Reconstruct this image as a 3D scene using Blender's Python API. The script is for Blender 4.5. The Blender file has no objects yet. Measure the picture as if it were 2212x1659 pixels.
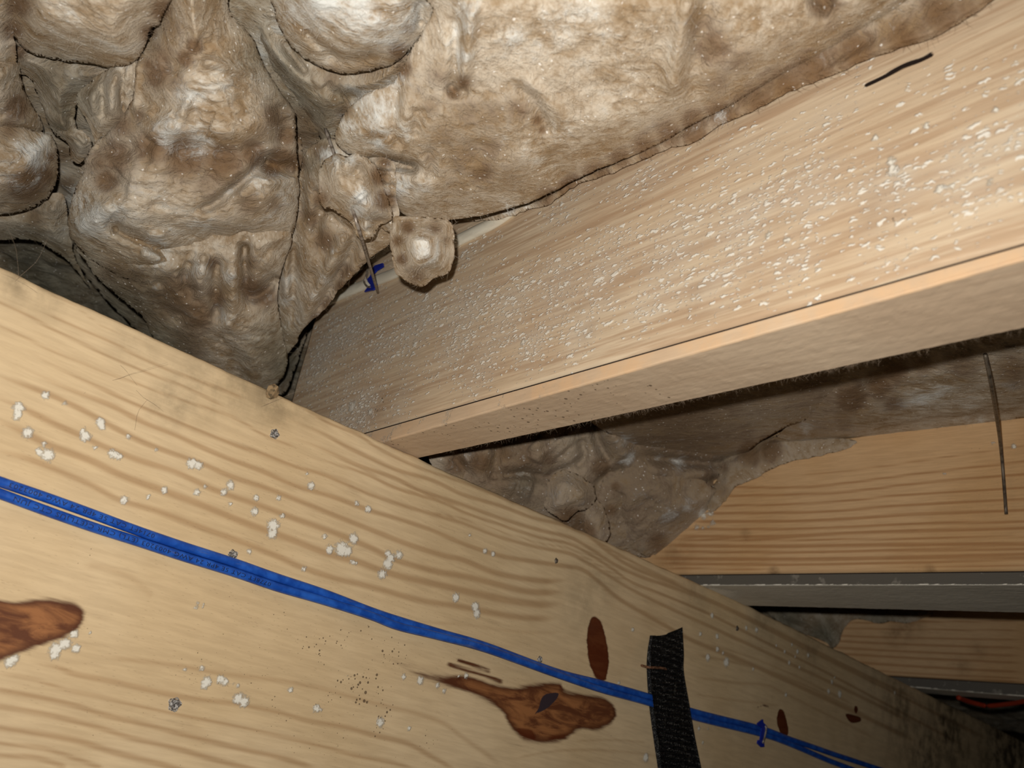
import bpy, math, random
import numpy as np
from mathutils import Vector, Matrix

# ------------------------------------------------------------------ camera
F = 2058.0; CX, CY = 1106.0, 829.0          # focal length and centre, pixels of a 2212 x 1659 frame
Jv = np.array([-2056., 511., F]); Jv /= np.linalg.norm(Jv)      # joist direction   -> world +Y
Gv = np.array([2394., 1341., F]); Gv -= Jv*(Gv@Jv); Gv /= np.linalg.norm(Gv)   # beam direction -> world +X
Uv = np.cross(Gv, Jv)                                            # up -> world +Z
def ray(px, py):
    dx, dy = np.asarray(px, float)-CX, np.asarray(py, float)-CY
    return np.stack([dx*Gv[0]+dy*Gv[1]+F*Gv[2], dx*Jv[0]+dy*Jv[1]+F*Jv[2], dx*Uv[0]+dy*Uv[1]+F*Uv[2]], -1)/F
def on(px, py, axis, val):                  # point where the sight line meets the plane axis=val
    r = ray(px, py); return r*(val/r[..., axis])[..., None] if r.ndim > 1 else r*(val/r[axis])
def tdep(px, py, axis, val):
    r = ray(px, py); return float(val/r[axis])

sc = bpy.context.scene
cam_d = bpy.data.cameras.new('camera'); cam = bpy.data.objects.new('camera', cam_d)
sc.collection.objects.link(cam); sc.camera = cam
cam_d.sensor_width = 36.0; cam_d.lens = 36.0*F/2212.0; cam_d.clip_start = 0.01
ccx = np.array([Gv[0], Jv[0], Uv[0]]); ccy = np.array([Gv[1], Jv[1], Uv[1]]); ccz = np.array([Gv[2], Jv[2], Uv[2]])
M = Matrix.Identity(4)
for i in range(3):
    M[i][0] = ccx[i]; M[i][1] = -ccy[i]; M[i][2] = -ccz[i]
cam.matrix_world = M
cam_d.dof.use_dof = True; cam_d.dof.focus_distance = 0.62; cam_d.dof.aperture_fstop = 12.0

# ------------------------------------------------------------------ light: the phone's flash and a trace of room light
w = bpy.data.worlds.new('world'); sc.world = w; w.use_nodes = True
w.node_tree.nodes['Background'].inputs[0].default_value = (0.9, 0.95, 1.0, 1)
w.node_tree.nodes['Background'].inputs[1].default_value = 0.003
ld = bpy.data.lights.new('flash', 'SPOT'); ld.energy = 11.3; ld.spot_size = math.radians(130); ld.spot_blend = 1.0; ld.color = (1.0, 0.955, 0.90); ld.shadow_soft_size = 0.004
lo = bpy.data.objects.new('flash', ld); sc.collection.objects.link(lo)
lo.location = Vector(-0.012*ccx - 0.022*ccy)
lo.rotation_euler = Vector(ray(880, 600)).to_track_quat('-Z', 'Y').to_euler()
sc.cycles.max_bounces = 4; sc.cycles.diffuse_bounces = 3; sc.cycles.glossy_bounces = 2
sc.view_settings.view_transform = 'Standard'; sc.view_settings.look = 'None'
sc.view_settings.gamma = 1.0; sc.view_settings.exposure = 0.0; sc.view_settings.use_curve_mapping = False

# ------------------------------------------------------------------ helpers
rng = np.random.default_rng(7); random.seed(7)
def tag(o, label=None, cat=None, group=None, kind=None):
    if label: o['label'] = label
    if cat: o['category'] = cat
    if group: o['group'] = group
    if kind: o['kind'] = kind
    return o
def mesh_obj(name, V, Fc, mat, parent=None, attrs=None, smooth=True, centre=True):
    V = np.asarray(V, float)
    c = (V.min(0)+V.max(0))/2 if (centre and parent is None) else np.zeros(3)
    if parent is not None: c = np.array(parent.location)
    me = bpy.data.meshes.new(name); me.from_pydata((V-c).tolist(), [], [tuple(int(a) for a in f) for f in Fc]); me.update()
    if attrs:
        for k, a in attrs.items():
            at = me.attributes.new(k, 'FLOAT', 'POINT'); at.data.foreach_set('value', np.asarray(a, np.float32).ravel())
    if smooth: me.polygons.foreach_set('use_smooth', [True]*len(me.polygons))
    o = bpy.data.objects.new(name, me); sc.collection.objects.link(o)
    if mat: me.materials.append(mat)
    if parent is not None: o.parent = parent
    o.location = c if parent is None else (0, 0, 0)
    return o
def empty(name, loc):
    o = bpy.data.objects.new(name, None); sc.collection.objects.link(o); o.location = Vector(loc); o.empty_display_size = 0.02; return o
def catmull(P, n=8, closed=False):
    P = np.asarray(P, float); m = len(P); out = []
    rngi = range(m) if closed else range(m-1)
    for i in rngi:
        if closed: p0, p1, p2, p3 = P[(i-1) % m], P[i], P[(i+1) % m], P[(i+2) % m]
        else: p0, p1, p2, p3 = P[max(i-1, 0)], P[i], P[i+1], P[min(i+2, m-1)]
        for t in np.arange(n)/n:
            out.append(0.5*((2*p1)+(-p0+p2)*t+(2*p0-5*p1+4*p2-p3)*t*t+(-p0+3*p1-3*p2+p3)*t**3))
    if not closed: out.append(P[-1])
    return np.array(out)
_perm = rng.permutation(512)
def pnoise(P, freq, seed=0):                # vectorised value-gradient noise, about -1..1
    P = np.asarray(P, float)*freq + seed*17.31
    i = np.floor(P).astype(int); f = P-i; u = f*f*f*(f*(f*6-15)+10)
    def h(ix, iy, iz): return _perm[(_perm[(_perm[ix & 511]+iy) & 511]+iz) & 511]
    def g(hx, x, y, z):
        a = hx*2.39996; zz = ((hx*0.618034) % 1)*2-1; r = np.sqrt(1-zz*zz)
        return np.cos(a)*r*x+np.sin(a)*r*y+zz*z
    res = 0
    for dx in (0, 1):
        for dy in (0, 1):
            for dz in (0, 1):
                wt = (u[..., 0] if dx else 1-u[..., 0])*(u[..., 1] if dy else 1-u[..., 1])*(u[..., 2] if dz else 1-u[..., 2])
                res = res+wt*g(h(i[..., 0]+dx, i[..., 1]+dy, i[..., 2]+dz), f[..., 0]-dx, f[..., 1]-dy, f[..., 2]-dz)
    return res*1.5
def fbm(P, freq, octv=4, seed=0, gain=.5):
    r = 0; a = 1; s = 0
    for k in range(octv): r = r+a*pnoise(P, freq*2**k, seed+k); s += a; a *= gain
    return r/s
def seg_dist(X, Y, L):                      # distance of points to polyline, returns (d, nearest point)
    best = np.full(X.shape, 1e9); nx = np.zeros(X.shape); ny = np.zeros(X.shape)
    for (x0, y0), (x1, y1) in zip(L[:-1], L[1:]):
        dx, dy = x1-x0, y1-y0; q = dx*dx+dy*dy+1e-12
        t = np.clip(((X-x0)*dx+(Y-y0)*dy)/q, 0, 1); ax, ay = x0+t*dx, y0+t*dy
        d = np.hypot(X-ax, Y-ay); m = d < best
        best = np.where(m, d, best); nx = np.where(m, ax, nx); ny = np.where(m, ay, ny)
    return best, nx, ny
def inside(X, Y, L):
    r = np.zeros(X.shape, bool)
    for (x0, y0), (x1, y1) in zip(L, np.roll(L, -1, 0)):
        c = (y0 > Y) != (y1 > Y)
        with np.errstate(divide='ignore', invalid='ignore'):
            xi = (x1-x0)*(Y-y0)/((y1-y0) if y1 != y0 else 1e-9)+x0
        r ^= c & (X < xi)
    return r
def sstep(a, b, x):
    t = np.clip((x-a)/(b-a), 0, 1); return t*t*(3-2*t)

# ------------------------------------------------------------------ node helper
class N:
    def __init__(s, name):
        s.m = bpy.data.materials.new(name); s.m.use_nodes = True; s.t = s.m.node_tree; s.t.nodes.clear()
        s.out = s.t.nodes.new('ShaderNodeOutputMaterial'); s.b = s.t.nodes.new('ShaderNodeBsdfPrincipled')
        s.t.links.new(s.b.outputs[0], s.out.inputs[0]); s.tc = s.t.nodes.new('ShaderNodeTexCoord'); s.obj = s.tc.outputs['Object']
    def put(s, sock, v):
        if isinstance(v, bpy.types.NodeSocket): s.t.links.new(v, sock)
        elif isinstance(v, (tuple, list)) and len(v) == 3 and sock.type == 'RGBA': sock.default_value = (*v, 1)
        else: sock.default_value = v
    def n(s, typ, **k):
        x = s.t.nodes.new(typ)
        for a, b in k.items(): setattr(x, a, b)
        return x
    def attr(s, nm): return s.n('ShaderNodeAttribute', attribute_name=nm).outputs['Fac']
    def vec(s, v, sc_=(1, 1, 1), loc=(0, 0, 0), rot=(0, 0, 0)):
        x = s.n('ShaderNodeMapping'); s.put(x.inputs[0], v); x.inputs['Scale'].default_value = sc_; x.inputs['Location'].default_value = loc; x.inputs['Rotation'].default_value = rot; return x.outputs[0]
    def basis(s, v, L, sL, sO):
        L = Vector(L).normalized(); a = L.orthogonal().normalized(); b = L.cross(a); c = s.n('ShaderNodeCombineXYZ')
        for i, (d, k) in enumerate(((L, sL), (a, sO), (b, sO))):
            x = s.n('ShaderNodeVectorMath', operation='DOT_PRODUCT'); s.put(x.inputs[0], v); x.inputs[1].default_value = d*k; s.put(c.inputs[i], x.outputs['Value'])
        return c.outputs[0]
    def noise(s, v, scale=5, detail=3, rough=.5, dist=0, color=False):
        x = s.n('ShaderNodeTexNoise'); s.put(x.inputs['Vector'], v); x.inputs['Scale'].default_value = scale; x.inputs['Detail'].default_value = detail
        x.inputs['Roughness'].default_value = rough; x.inputs['Distortion'].default_value = dist; return x.outputs[1 if color else 0]
    def vor(s, v, scale=5, out='Distance', rnd=1, feature='F1', dim='3D'):
        x = s.n('ShaderNodeTexVoronoi', feature=feature); s.put(x.inputs['Vector'], v); x.inputs['Scale'].default_value = scale; x.inputs['Randomness'].default_value = rnd; x.voronoi_dimensions = dim; return x.outputs[out]
    def mr(s, v, a, b, c=0, d=1, sm=True):
        x = s.n('ShaderNodeMapRange', interpolation_type='SMOOTHSTEP' if sm else 'LINEAR')
        for i, q in enumerate((v, a, b, c, d)): s.put(x.inputs[i], q)
        return x.outputs[0]
    def math(s, op, a, b=0.0, clamp=False):
        x = s.n('ShaderNodeMath', operation=op, use_clamp=clamp); s.put(x.inputs[0], a); s.put(x.inputs[1], b); return x.outputs[0]
    def mix(s, f, a, b, mode='MIX'):
        x = s.n('ShaderNodeMix', data_type='RGBA', blend_type=mode); s.put(x.inputs[0], f); s.put(x.inputs[6], a); s.put(x.inputs[7], b); return x.outputs[2]
    def vadd(s, a, b):
        x = s.n('ShaderNodeVectorMath', operation='ADD'); s.put(x.inputs[0], a); s.put(x.inputs[1], b); return x.outputs[0]
    def vscale(s, a, f):
        x = s.n('ShaderNodeVectorMath', operation='SCALE'); s.put(x.inputs[0], a); s.put(x.inputs[3], f); return x.outputs[0]
    def bump(s, h, dist=.001, strength=1):
        x = s.n('ShaderNodeBump'); s.put(x.inputs['Height'], h); x.inputs['Distance'].default_value = dist; x.inputs['Strength'].default_value = strength
        s.t.links.new(x.outputs[0], s.b.inputs['Normal'])
    def fin(s, col, rough=.6, **k):
        s.put(s.b.inputs['Base Color'], col); s.put(s.b.inputs['Roughness'], rough)
        for a, b in k.items(): s.put(s.b.inputs[a.replace('_', ' ')], b)
        return s.m
def lin(r, g, b):                           # sRGB 0-255 to linear
    f = lambda c: ((c/255+0.055)/1.055)**2.4 if c > 10 else c/255/12.92
    return (f(r), f(g), f(b))

def wood(name, light, light2, ringc, grain=(3, 40, 40), mode='beam', grey=None):
    """grain: coordinate scale, small along the grain. Rings, knots, stains come as fields measured on the face."""
    n = N(name); o = n.obj
    gs = n.vec(o, grain)
    fine = n.noise(gs, 9, 4, .6); mid = n.noise(gs, 2.2, 3, .5); big = n.noise(o, 9, 3, .5)
    col = n.mix(n.mr(big, .35, .68), light, light2)
    ring = n.attr('ring')
    r2 = n.math('ADD', ring, n.math('MULTIPLY', n.math('SUBTRACT', mid, .5), .22))
    r2 = n.math('ADD', r2, n.math('MULTIPLY', n.math('SUBTRACT', fine, .5), .12))
    col = n.mix(n.math('MULTIPLY', n.mr(r2, .10, .85), .64), col, ringc)
    if mode == 'joist':
        v1 = n.noise(n.vec(o, (1, grain[1], grain[2]), (.3, .2, .1)), 5.5, 4, .62)
        col = n.mix(n.mr(v1, .40, .62, 0, .75), col, ringc)
        v2 = n.noise(n.vec(o, (1, grain[1], grain[2])), 1.7, 2, .5)
        col = n.mix(n.mr(v2, .45, .7, 0, .55), col, n.mix(.5, light, light2))
    col = n.mix(n.mr(fine, .3, .72, .18, 0), col, tuple(c*.55 for c in ringc))
    # short dark fibre flecks
    fl = n.vor(n.vec(o, tuple(g*6 for g in grain)), 5.0)
    col = n.mix(n.math('MULTIPLY', n.mr(fl, .05, .16, .5, 0), n.mr(big, .45, .6, 0, 1)), col, tuple(c*.45 for c in ringc))
    # resin-brown knots
    kn = n.attr('knot'); kd = n.attr('knotdeep')
    kn2 = n.math('ADD', kn, n.math('MULTIPLY', n.math('SUBTRACT', n.noise(gs, 6, 4, .65), .5), .55))
    swirl = n.noise(n.vec(o, (35, 60, 130)), 1.0, 5, .6, .8)
    kcol = n.mix(n.mr(swirl, .36, .62), lin(104, 60, 36), lin(168, 112, 68))
    kcol = n.mix(n.mr(kn2, .8, .2), kcol, lin(88, 48, 28))
    kcol = n.mix(n.mr(kd, .2, .7, 0, .85), kcol, lin(92, 38, 14))
    col = n.mix(n.mr(kn2, .04, .36), col, kcol)
    pt = n.attr('pitch'); pt2 = n.math('ADD', pt, n.math('MULTIPLY', n.math('SUBTRACT', n.noise(o, 260, 3, .6), .5), .5))
    col = n.mix(n.mr(pt2, .35, .6), col, lin(62, 50, 56))
    # grey weathering / dirt
    dt = n.attr('dirt_tint'); dt2 = n.math('MULTIPLY', dt, n.mr(n.noise(o, 55, 5, .65), .35, .65, .25, 1))
    col = n.mix(n.math('MULTIPLY', dt2, .8), col, grey or lin(120, 100, 78))
    # specks of dark mildew
    sp = n.attr('speck'); vd = n.vor(o, 340); vr = n.vor(o, 340, 'Color')
    thr = n.math('MULTIPLY', n.math('MULTIPLY', sp, n.mr(n.noise(o, 45, 2), .4, .65, .2, 1)), n.mr(vr, .2, .9, .0, .55))
    col = n.mix(n.math('MULTIPLY', n.math('GREATER_THAN', thr, vd), .75), col, lin(70, 52, 38))
    # white mould
    mo = n.attr('mold')
    mo2 = n.math('ADD', mo, n.math('MULTIPLY', n.math('SUBTRACT', n.noise(o, 520, 5, .75), .5), 1.5))
    mm = n.math('MULTIPLY', n.mr(mo2, .26, .72), n.mr(mo, .02, .14))
    mc = lin(246, 242, 228)
    col = n.mix(n.math('MULTIPLY', mm, .95), col, mc)
    fk = n.attr('fleck')
    hgt = n.math('ADD', n.math('MULTIPLY', fine, .35), mm)
    if mode == 'joist':
        st = n.vec(n.vadd(o, n.vscale(n.noise(o, 200, 3, .6, 0, True), .005)), (.7, .34, 1))
        sx_ = n.n('ShaderNodeSeparateXYZ'); n.put(sx_.inputs[0], st); cx_ = n.n('ShaderNodeCombineXYZ'); n.put(cx_.inputs[0], sx_.outputs[1]); n.put(cx_.inputs[1], sx_.outputs[2]); st = cx_.outputs[0]
        pat = n.noise(n.vec(o, (1, .22, 1)), 55, 4, .65)
        den = n.math('ADD', fk, n.math('MULTIPLY', n.math('SUBTRACT', pat, .5), 1.3))
        m_all = 0.0
        for s_, amt, rad, k_ in ((400, 1.0, .42, .95), (700, 1.0, .44, .8), (220, .40, .34, .9)):
            d_ = n.vor(st, s_, dim='2D'); c_ = n.vor(st, s_, 'Color', dim='2D')
            sep = n.n('ShaderNodeSeparateColor'); n.put(sep.inputs[0], c_)
            on_ = n.math('GREATER_THAN', n.math('MULTIPLY', den, amt), n.math('ADD', sep.outputs[0], .12))
            r_ = n.math('MULTIPLY', n.math('ADD', n.math('MULTIPLY', sep.outputs[1], .7), .3), rad)
            q_ = n.math('MULTIPLY', on_, n.mr(n.math('SUBTRACT', r_, d_), 0, .16, 0, k_))
            m_all = n.math('MAXIMUM', m_all, q_)
        col = n.mix(n.math('MULTIPLY', n.mr(den, .2, 1.1), .5), col, lin(214, 204, 188))
        col = n.mix(m_all, col, lin(246, 242, 230))
        hgt = n.math('ADD', hgt, m_all)
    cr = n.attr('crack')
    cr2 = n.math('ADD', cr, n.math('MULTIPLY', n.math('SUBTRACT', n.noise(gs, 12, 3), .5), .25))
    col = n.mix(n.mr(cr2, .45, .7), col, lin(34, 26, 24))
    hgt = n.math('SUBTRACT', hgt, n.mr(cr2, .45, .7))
    n.bump(hgt, .0006, .8)
    return n.fin(col, n.mr(mm, 0, 1, .58, .9), Specular_IOR_Level=.28)

ATT = ('ring', 'knot', 'knotdeep', 'pitch', 'dirt_tint', 'speck', 'mold', 'fleck', 'crack')
def blobs(U, V, A, pts, to_uv, k=1.0):      # soft discs: pts = (px, py, radius_px[, value])
    for p in pts:
        (u, v), s = to_uv(p[0], p[1]); r = p[2]*s*k; val = p[3] if len(p) > 3 else 1
        m = (abs(U-u) < 2.2*r) & (abs(V-v) < 2.2*r)
        if m.any():
            q = np.hypot(U[m]-u, V[m]-v)/r; A[m] = np.maximum(A[m], val*np.clip(1.15-q*.65, 0, 1))
def lines(U, V, A, pls, to_uv):             # pls = (points px, width px, strength)
    for pts, wpx, st in pls:
        uv = np.array([to_uv(*p)[0] for p in pts]); ss = np.array([to_uv(*p)[1] for p in pts])
        uv = catmull(uv, 5); uw = np.interp(np.linspace(0, 1, 60), np.linspace(0, 1, len(ss)), ss)*wpx/2
        W = uw.max()*3
        m = (U > uv[:, 0].min()-W) & (U < uv[:, 0].max()+W) & (V > uv[:, 1].min()-W) & (V < uv[:, 1].max()+W)
        if not m.any(): continue
        um, vm = U[m], V[m]; d, nx, ny = seg_dist(um, vm, uv)
        du = (uv[-1]-uv[0]); L = np.hypot(*du); tt = np.clip(((nx-uv[0, 0])*du[0]+(ny-uv[0, 1])*du[1])/(L*L+1e-9), 0, 1)
        ww = np.interp(tt, np.linspace(0, 1, 60), uw)
        end = np.minimum(1, np.minimum(tt, 1-tt)/.07+.0)
        A[m] = np.maximum(A[m], st*np.exp(-(d/ww)**2*1.1)*end)
def polyfield(U, V, A, poly, to_uv, soft_px, val=1.0):
    uv = np.array([to_uv(*p)[0] for p in poly]); s = np.mean([to_uv(*p)[1] for p in poly]); uv = catmull(uv, 4, True)
    sf = soft_px*s; m = (U > uv[:, 0].min()-sf) & (U < uv[:, 0].max()+sf) & (V > uv[:, 1].min()-sf) & (V < uv[:, 1].max()+sf)
    um, vm = U[m], V[m]; d, _, _ = seg_dist(um, vm, np.vstack([uv, uv[:1]])); d = np.where(inside(um, vm, uv), d, -d)
    A[m] = np.maximum(A[m], val*np.clip(.12+d/sf, 0, 1))

def slab(name, mat, us, vs, P, Pback, fields, label, cat, group=None):
    """solid board: front face is a fine grid P(u,v) carrying the measured fields, closed by back and sides."""
    nu, nv = len(us), len(vs); U, V = np.meshgrid(us, vs, indexing='ij')
    att = {a: np.zeros(U.shape) for a in ATT}; fields(U, V, att)
    A = P(U, V).reshape(-1, 3)
    # coarse back plane sharing border
    bi = [i*nv for i in range(nu)]; ti = [i*nv+nv-1 for i in range(nu)]
    li = list(range(nv)); ri = [(nu-1)*nv+j for j in range(nv)]
    idx = np.arange(nu*nv).reshape(nu, nv)
    f = np.stack([idx[:-1, :-1], idx[1:, :-1], idx[1:, 1:], idx[:-1, 1:]], -1).reshape(-1, 4).tolist()
    ring_ = bi + ri[1:] + ti[::-1][1:] + li[::-1][1:-1]
    B = Pback(U, V).reshape(-1, 3)[ring_]; off = len(A); m = len(ring_)
    for k in range(m): f.append([ring_[k], off+k, off+(k+1) % m, ring_[(k+1) % m]])
    cen = B.mean(0); f2 = [[off+k, off+m, off+(k+1) % m] for k in range(m)]
    Vt = np.vstack([A, B, [cen]]); z = np.zeros(len(B)+1)
    attrs = {a: np.concatenate([att[a].ravel(), (att[a].ravel()[ring_]*0 if a not in ('dirt_tint', 'fleck') else att[a].ravel()[ring_]), [0]]) for a in ATT}
    o = mesh_obj(name, Vt, f+f2, mat, None, attrs, smooth=False)
    o.data.polygons.foreach_set('use_smooth', [i < (nu-1)*(nv-1) for i in range(len(o.data.polygons))])
    import bmesh
    bm = bmesh.new(); bm.from_mesh(o.data); bmesh.ops.recalc_face_normals(bm, faces=bm.faces); bm.to_mesh(o.data); bm.free()
    return tag(o, label, cat, group)

# ================================================================== SUPPORT BEAM
YB = 0.53; ZT = 0.2100
edge_px = [(-80, 531), (0, 568), (100, 617), (200, 662), (300, 707), (450, 777), (600, 846), (800, 937), (1000, 1030), (1200, 1116), (1400, 1207), (1500, 1252), (1620, 1306), (1750, 1371), (1880, 1436), (2010, 1500), (2120, 1553), (2212, 1600), (2300, 1646)]
eb = np.array([on(x, y, 1, YB) for x, y in edge_px])
def beam_top(X): return np.interp(X, eb[:, 0], eb[:, 2])
def beam_uv(px, py): p = on(px, py, 1, YB); return (p[0], p[2]), tdep(px, py, 1, YB)/F
G_LINES = [
 ([(95,628),(163,660),(217,701),(298,734),(353,761)],8,.5), ([(81,666),(163,706),(231,734),(298,769),(380,804),(475,839),(540,868)],11,.7),
 ([(-60,630),(0,652),(54,677),(122,715),(190,747),(244,774),(325,807),(407,839),(500,885)],10,.7),
 ([(-60,680),(0,706),(41,723),(108,755),(176,782),(244,810),(325,839),(393,864),(500,899),(581,945),(663,972)],10,.65),
 ([(-60,700),(0,728),(54,755),(108,785),(176,818),(244,850),(298,875),(407,921),(515,963),(554,975),(636,1007),(703,1026),(771,1056),(853,1086),(934,1110),(1000,1130),(1081,1160),(1163,1182),(1230,1195),(1263,1212),(1312,1241),(1366,1274),(1440,1310),(1560,1365),(1700,1430),(1850,1500),(2000,1575)],13,.85),
 ([(-60,745),(0,772),(41,788),(122,829),(190,856),(244,877),(312,913),(380,940),(475,983),(568,1018),(636,1048),(717,1072),(798,1102),(853,1118),(934,1145),(1000,1174),(1081,1200),(1149,1212),(1217,1222),(1258,1230),(1298,1260),(1340,1295),(1400,1330),(1500,1385),(1600,1425),(1700,1470),(1850,1540),(2000,1610)],15,.9),
 ([(-60,790),(0,812),(54,831),(122,858),(190,891),(258,929),(325,961),(434,1000),(500,1029),(581,1056),(663,1088),(744,1121),(812,1148),(880,1175),(961,1200),(1000,1209),(1068,1236),(1136,1250),(1190,1255),(1244,1250)],15,.9),
 ([(-60,835),(0,861),(41,877),(108,910),(190,948),(231,967),(298,993),(380,1019),(461,1057),(542,1085),(581,1099),(649,1124),(731,1154),(798,1181),(853,1208),(934,1232),(1000,1244),(1068,1260),(1136,1277),(1203,1279),(1239,1274)],17,.9),
 ([(-60,880),(0,910),(54,935),(108,962),(190,992),(271,1030),(353,1060),(434,1090),(515,1123),(568,1143),(636,1167),(703,1194),(771,1213),(853,1241),(961,1266),(1081,1293),(1136,1302),(1190,1306),(1230,1298)],20,.9),
 ([(-60,948),(0,973),(81,998),(190,1044),(258,1079),(339,1103),(434,1139),(515,1168),(597,1200),(652,1225),(717,1247),(798,1266),(907,1296),(988,1309),(1108,1331),(1176,1336),(1222,1331)],18,.8),
 ([(700,1290),(800,1325),(880,1342),(988,1347),(1108,1363),(1190,1366),(1230,1363)],12,.4),
 ([(608,847),(663,885),(717,915),(771,937),(825,972),(907,1010),(1000,1041),(1081,1073),(1149,1098),(1203,1119),(1244,1141),(1298,1174),(1353,1206),(1420,1240),(1500,1275)],10,.8),
 ([(560,875),(581,882),(636,910),(703,939),(758,969),(853,1013),(934,1037),(1000,1068),(1081,1092),(1149,1117),(1217,1133),(1271,1157),(1312,1190),(1366,1225),(1434,1252),(1520,1290),(1650,1350),(1800,1425),(2000,1520)],12,.9),
 ([(554,910),(622,942),(690,966),(771,1004),(853,1032),(907,1059),(1000,1090),(1081,1119),(1163,1144),(1230,1160),(1271,1182),(1325,1217),(1380,1244),(1461,1271),(1560,1310),(1700,1380),(1850,1455),(2000,1530),(2150,1605)],12,.9),
 ([(600,960),(663,983),(731,1004),(798,1026),(853,1053),(961,1086),(1000,1106),(1081,1133),(1163,1160),(1230,1174),(1271,1195),(1325,1230),(1366,1258),(1434,1285),(1530,1325),(1650,1385),(1800,1460),(1950,1540),(2100,1620)],9,.95),
 ([(700,1014),(800,1060),(900,1098),(1000,1120),(1081,1147),(1163,1172),(1230,1184),(1263,1202),(1318,1236),(1366,1266)],6,.6),
 ([(1290,1262),(1330,1290),(1390,1320),(1450,1352)],12,.5), ([(1290,1290),(1340,1315),(1400,1345),(1480,1378)],10,.4),
 ([(152,1228),(190,1222),(230,1228),(285,1250),(325,1285),(334,1312),(298,1334),(217,1345),(190,1352)],26,.42),
 ([(176,1404),(244,1421),(339,1431),(407,1442),(488,1456),(597,1469),(690,1486),(758,1505),(839,1526),(907,1543),(961,1564),(1002,1594),(1056,1632),(1100,1665)],16,.55),
 ([(41,1422),(122,1440),(163,1456),(244,1472),(325,1491),(407,1507),(515,1521),(600,1538),(663,1556),(744,1570),(812,1589),(880,1605),(934,1635),(970,1655),(1010,1680)],14,.75),
 ([(-60,1440),(0,1453),(81,1469),(136,1488),(217,1505),(298,1524),(380,1543),(488,1564),(600,1589),(690,1610),(771,1632),(853,1648),(920,1670)],11,.75),
 ([(-60,1482),(0,1491),(81,1505),(163,1524),(230,1545),(312,1564),(407,1589),(515,1616),(600,1635),(700,1665)],14,.85),
 ([(-60,1517),(0,1526),(68,1537),(136,1551),(217,1572),(285,1594),(380,1616),(461,1640),(530,1658),(600,1680)],14,.85),
 ([(-60,1562),(0,1572),(95,1586),(176,1602),(244,1624),(353,1652),(420,1675)],16,.85), ([(-60,1596),(0,1605),(95,1616),(163,1638),(230,1662)],12,.8),
 ([(-60,1628),(0,1632),(81,1637),(149,1660)],14,.8),
 ([(1485,1411),(1586,1430),(1667,1452),(1720,1471),(1800,1510),(1900,1560)],10,.6), ([(1485,1460),(1586,1474),(1653,1479),(1700,1500),(1800,1550),(1900,1600)],10,.55),
 ([(1496,1498),(1586,1512),(1640,1518),(1690,1525)],8,.5), ([(1480,1385),(1560,1400),(1650,1430),(1750,1475),(1850,1525)],9,.55),
 ([(1250,1130),(1340,1180),(1430,1222),(1520,1262),(1640,1320),(1780,1388),(1900,1450)],9,.5), ([(1100,1640),(1200,1622),(1300,1620),(1390,1628),(1480,1640)],9,.5), ([(1240,1600),(1330,1598),(1400,1604)],7,.5)]
MOLD = [(98,853,9),(40,880,12),(38,892,9),(36,900,8),(140,871,5),(60,934,12),(217,912,10),(221,922,7),(180,929,6),(184,942,12),(277,942,6),(95,958,6),(85,975,8),(103,982,14),(205,967,5),(243,980,10),(257,985,8),(337,972,4),(415,1001,12),(430,1005,9),
 (268,1079,9),(320,1073,5),(355,1058,8),(425,1063,8),(443,1051,5),(483,1063,8),(498,1047,10),(497,1088,5),(550,1104,9),(538,1190,6),(590,1135,14),(588,1152,12),(553,1075,7),(602,1075,6),(663,1022,4),(672,1049,9),(610,1114,6),(701,1158,6),(764,1163,12),(712,1187,10),(738,1185,16),(750,1190,12),(760,1213,5),(768,1216,5),(838,1196,8),(845,1205,10),(862,1198,9),(838,1218,12),(826,1240,11),(657,1228,6),(771,1087,6),(795,1099,8),(1048,1190,6),(1065,1196,6),(1015,1155,4),
 (426,1303,4),(440,1307,4),(424,1312,4),(985,1290,10),(1027,1310,11),(1030,1325,10),(872,1461,6),(908,1469,9),(946,1480,6),(960,1492,5),(1007,1459,6),(991,1459,3),(160,1369,9),(195,1365,4),(140,1390,12),(120,1402,14),(118,1415,10),(165,1400,10),(22,1430,12),(33,1422,8),(436,1443,6),(446,1473,12),(440,1480,8),(475,1467,9),(486,1473,9),(514,1481,5),(515,1508,12),(527,1515,12),(400,1447,4),(502,1475,3),
 (627,1490,6),(683,1530,8),(692,1533,5),(821,1560,10),(884,1573,5),(751,1462,3),(1538,1329,6),(1612,1356,5),(1634,1360,6),(1513,1369,5),(1549,1374,6),(1550,1402,6),(1562,1410,4),(1529,1420,8),(1569,1430,10),(1627,1444,4),(1677,1394,3),(1711,1392,4),(1695,1407,4),(1723,1407,5),(1718,1418,3),(1746,1415,5),(1705,1431,5),(1727,1441,4),(1803,1463,3),(1797,1472,5),(1790,1493,6),(1814,1499,8),(1698,1500,5),(1933,1496,4),(1367,1360,5),(1337,1474,4),(1395,1636,9),(1510,1573,5),(1530,1573,3),(1518,1603,4)]
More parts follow.
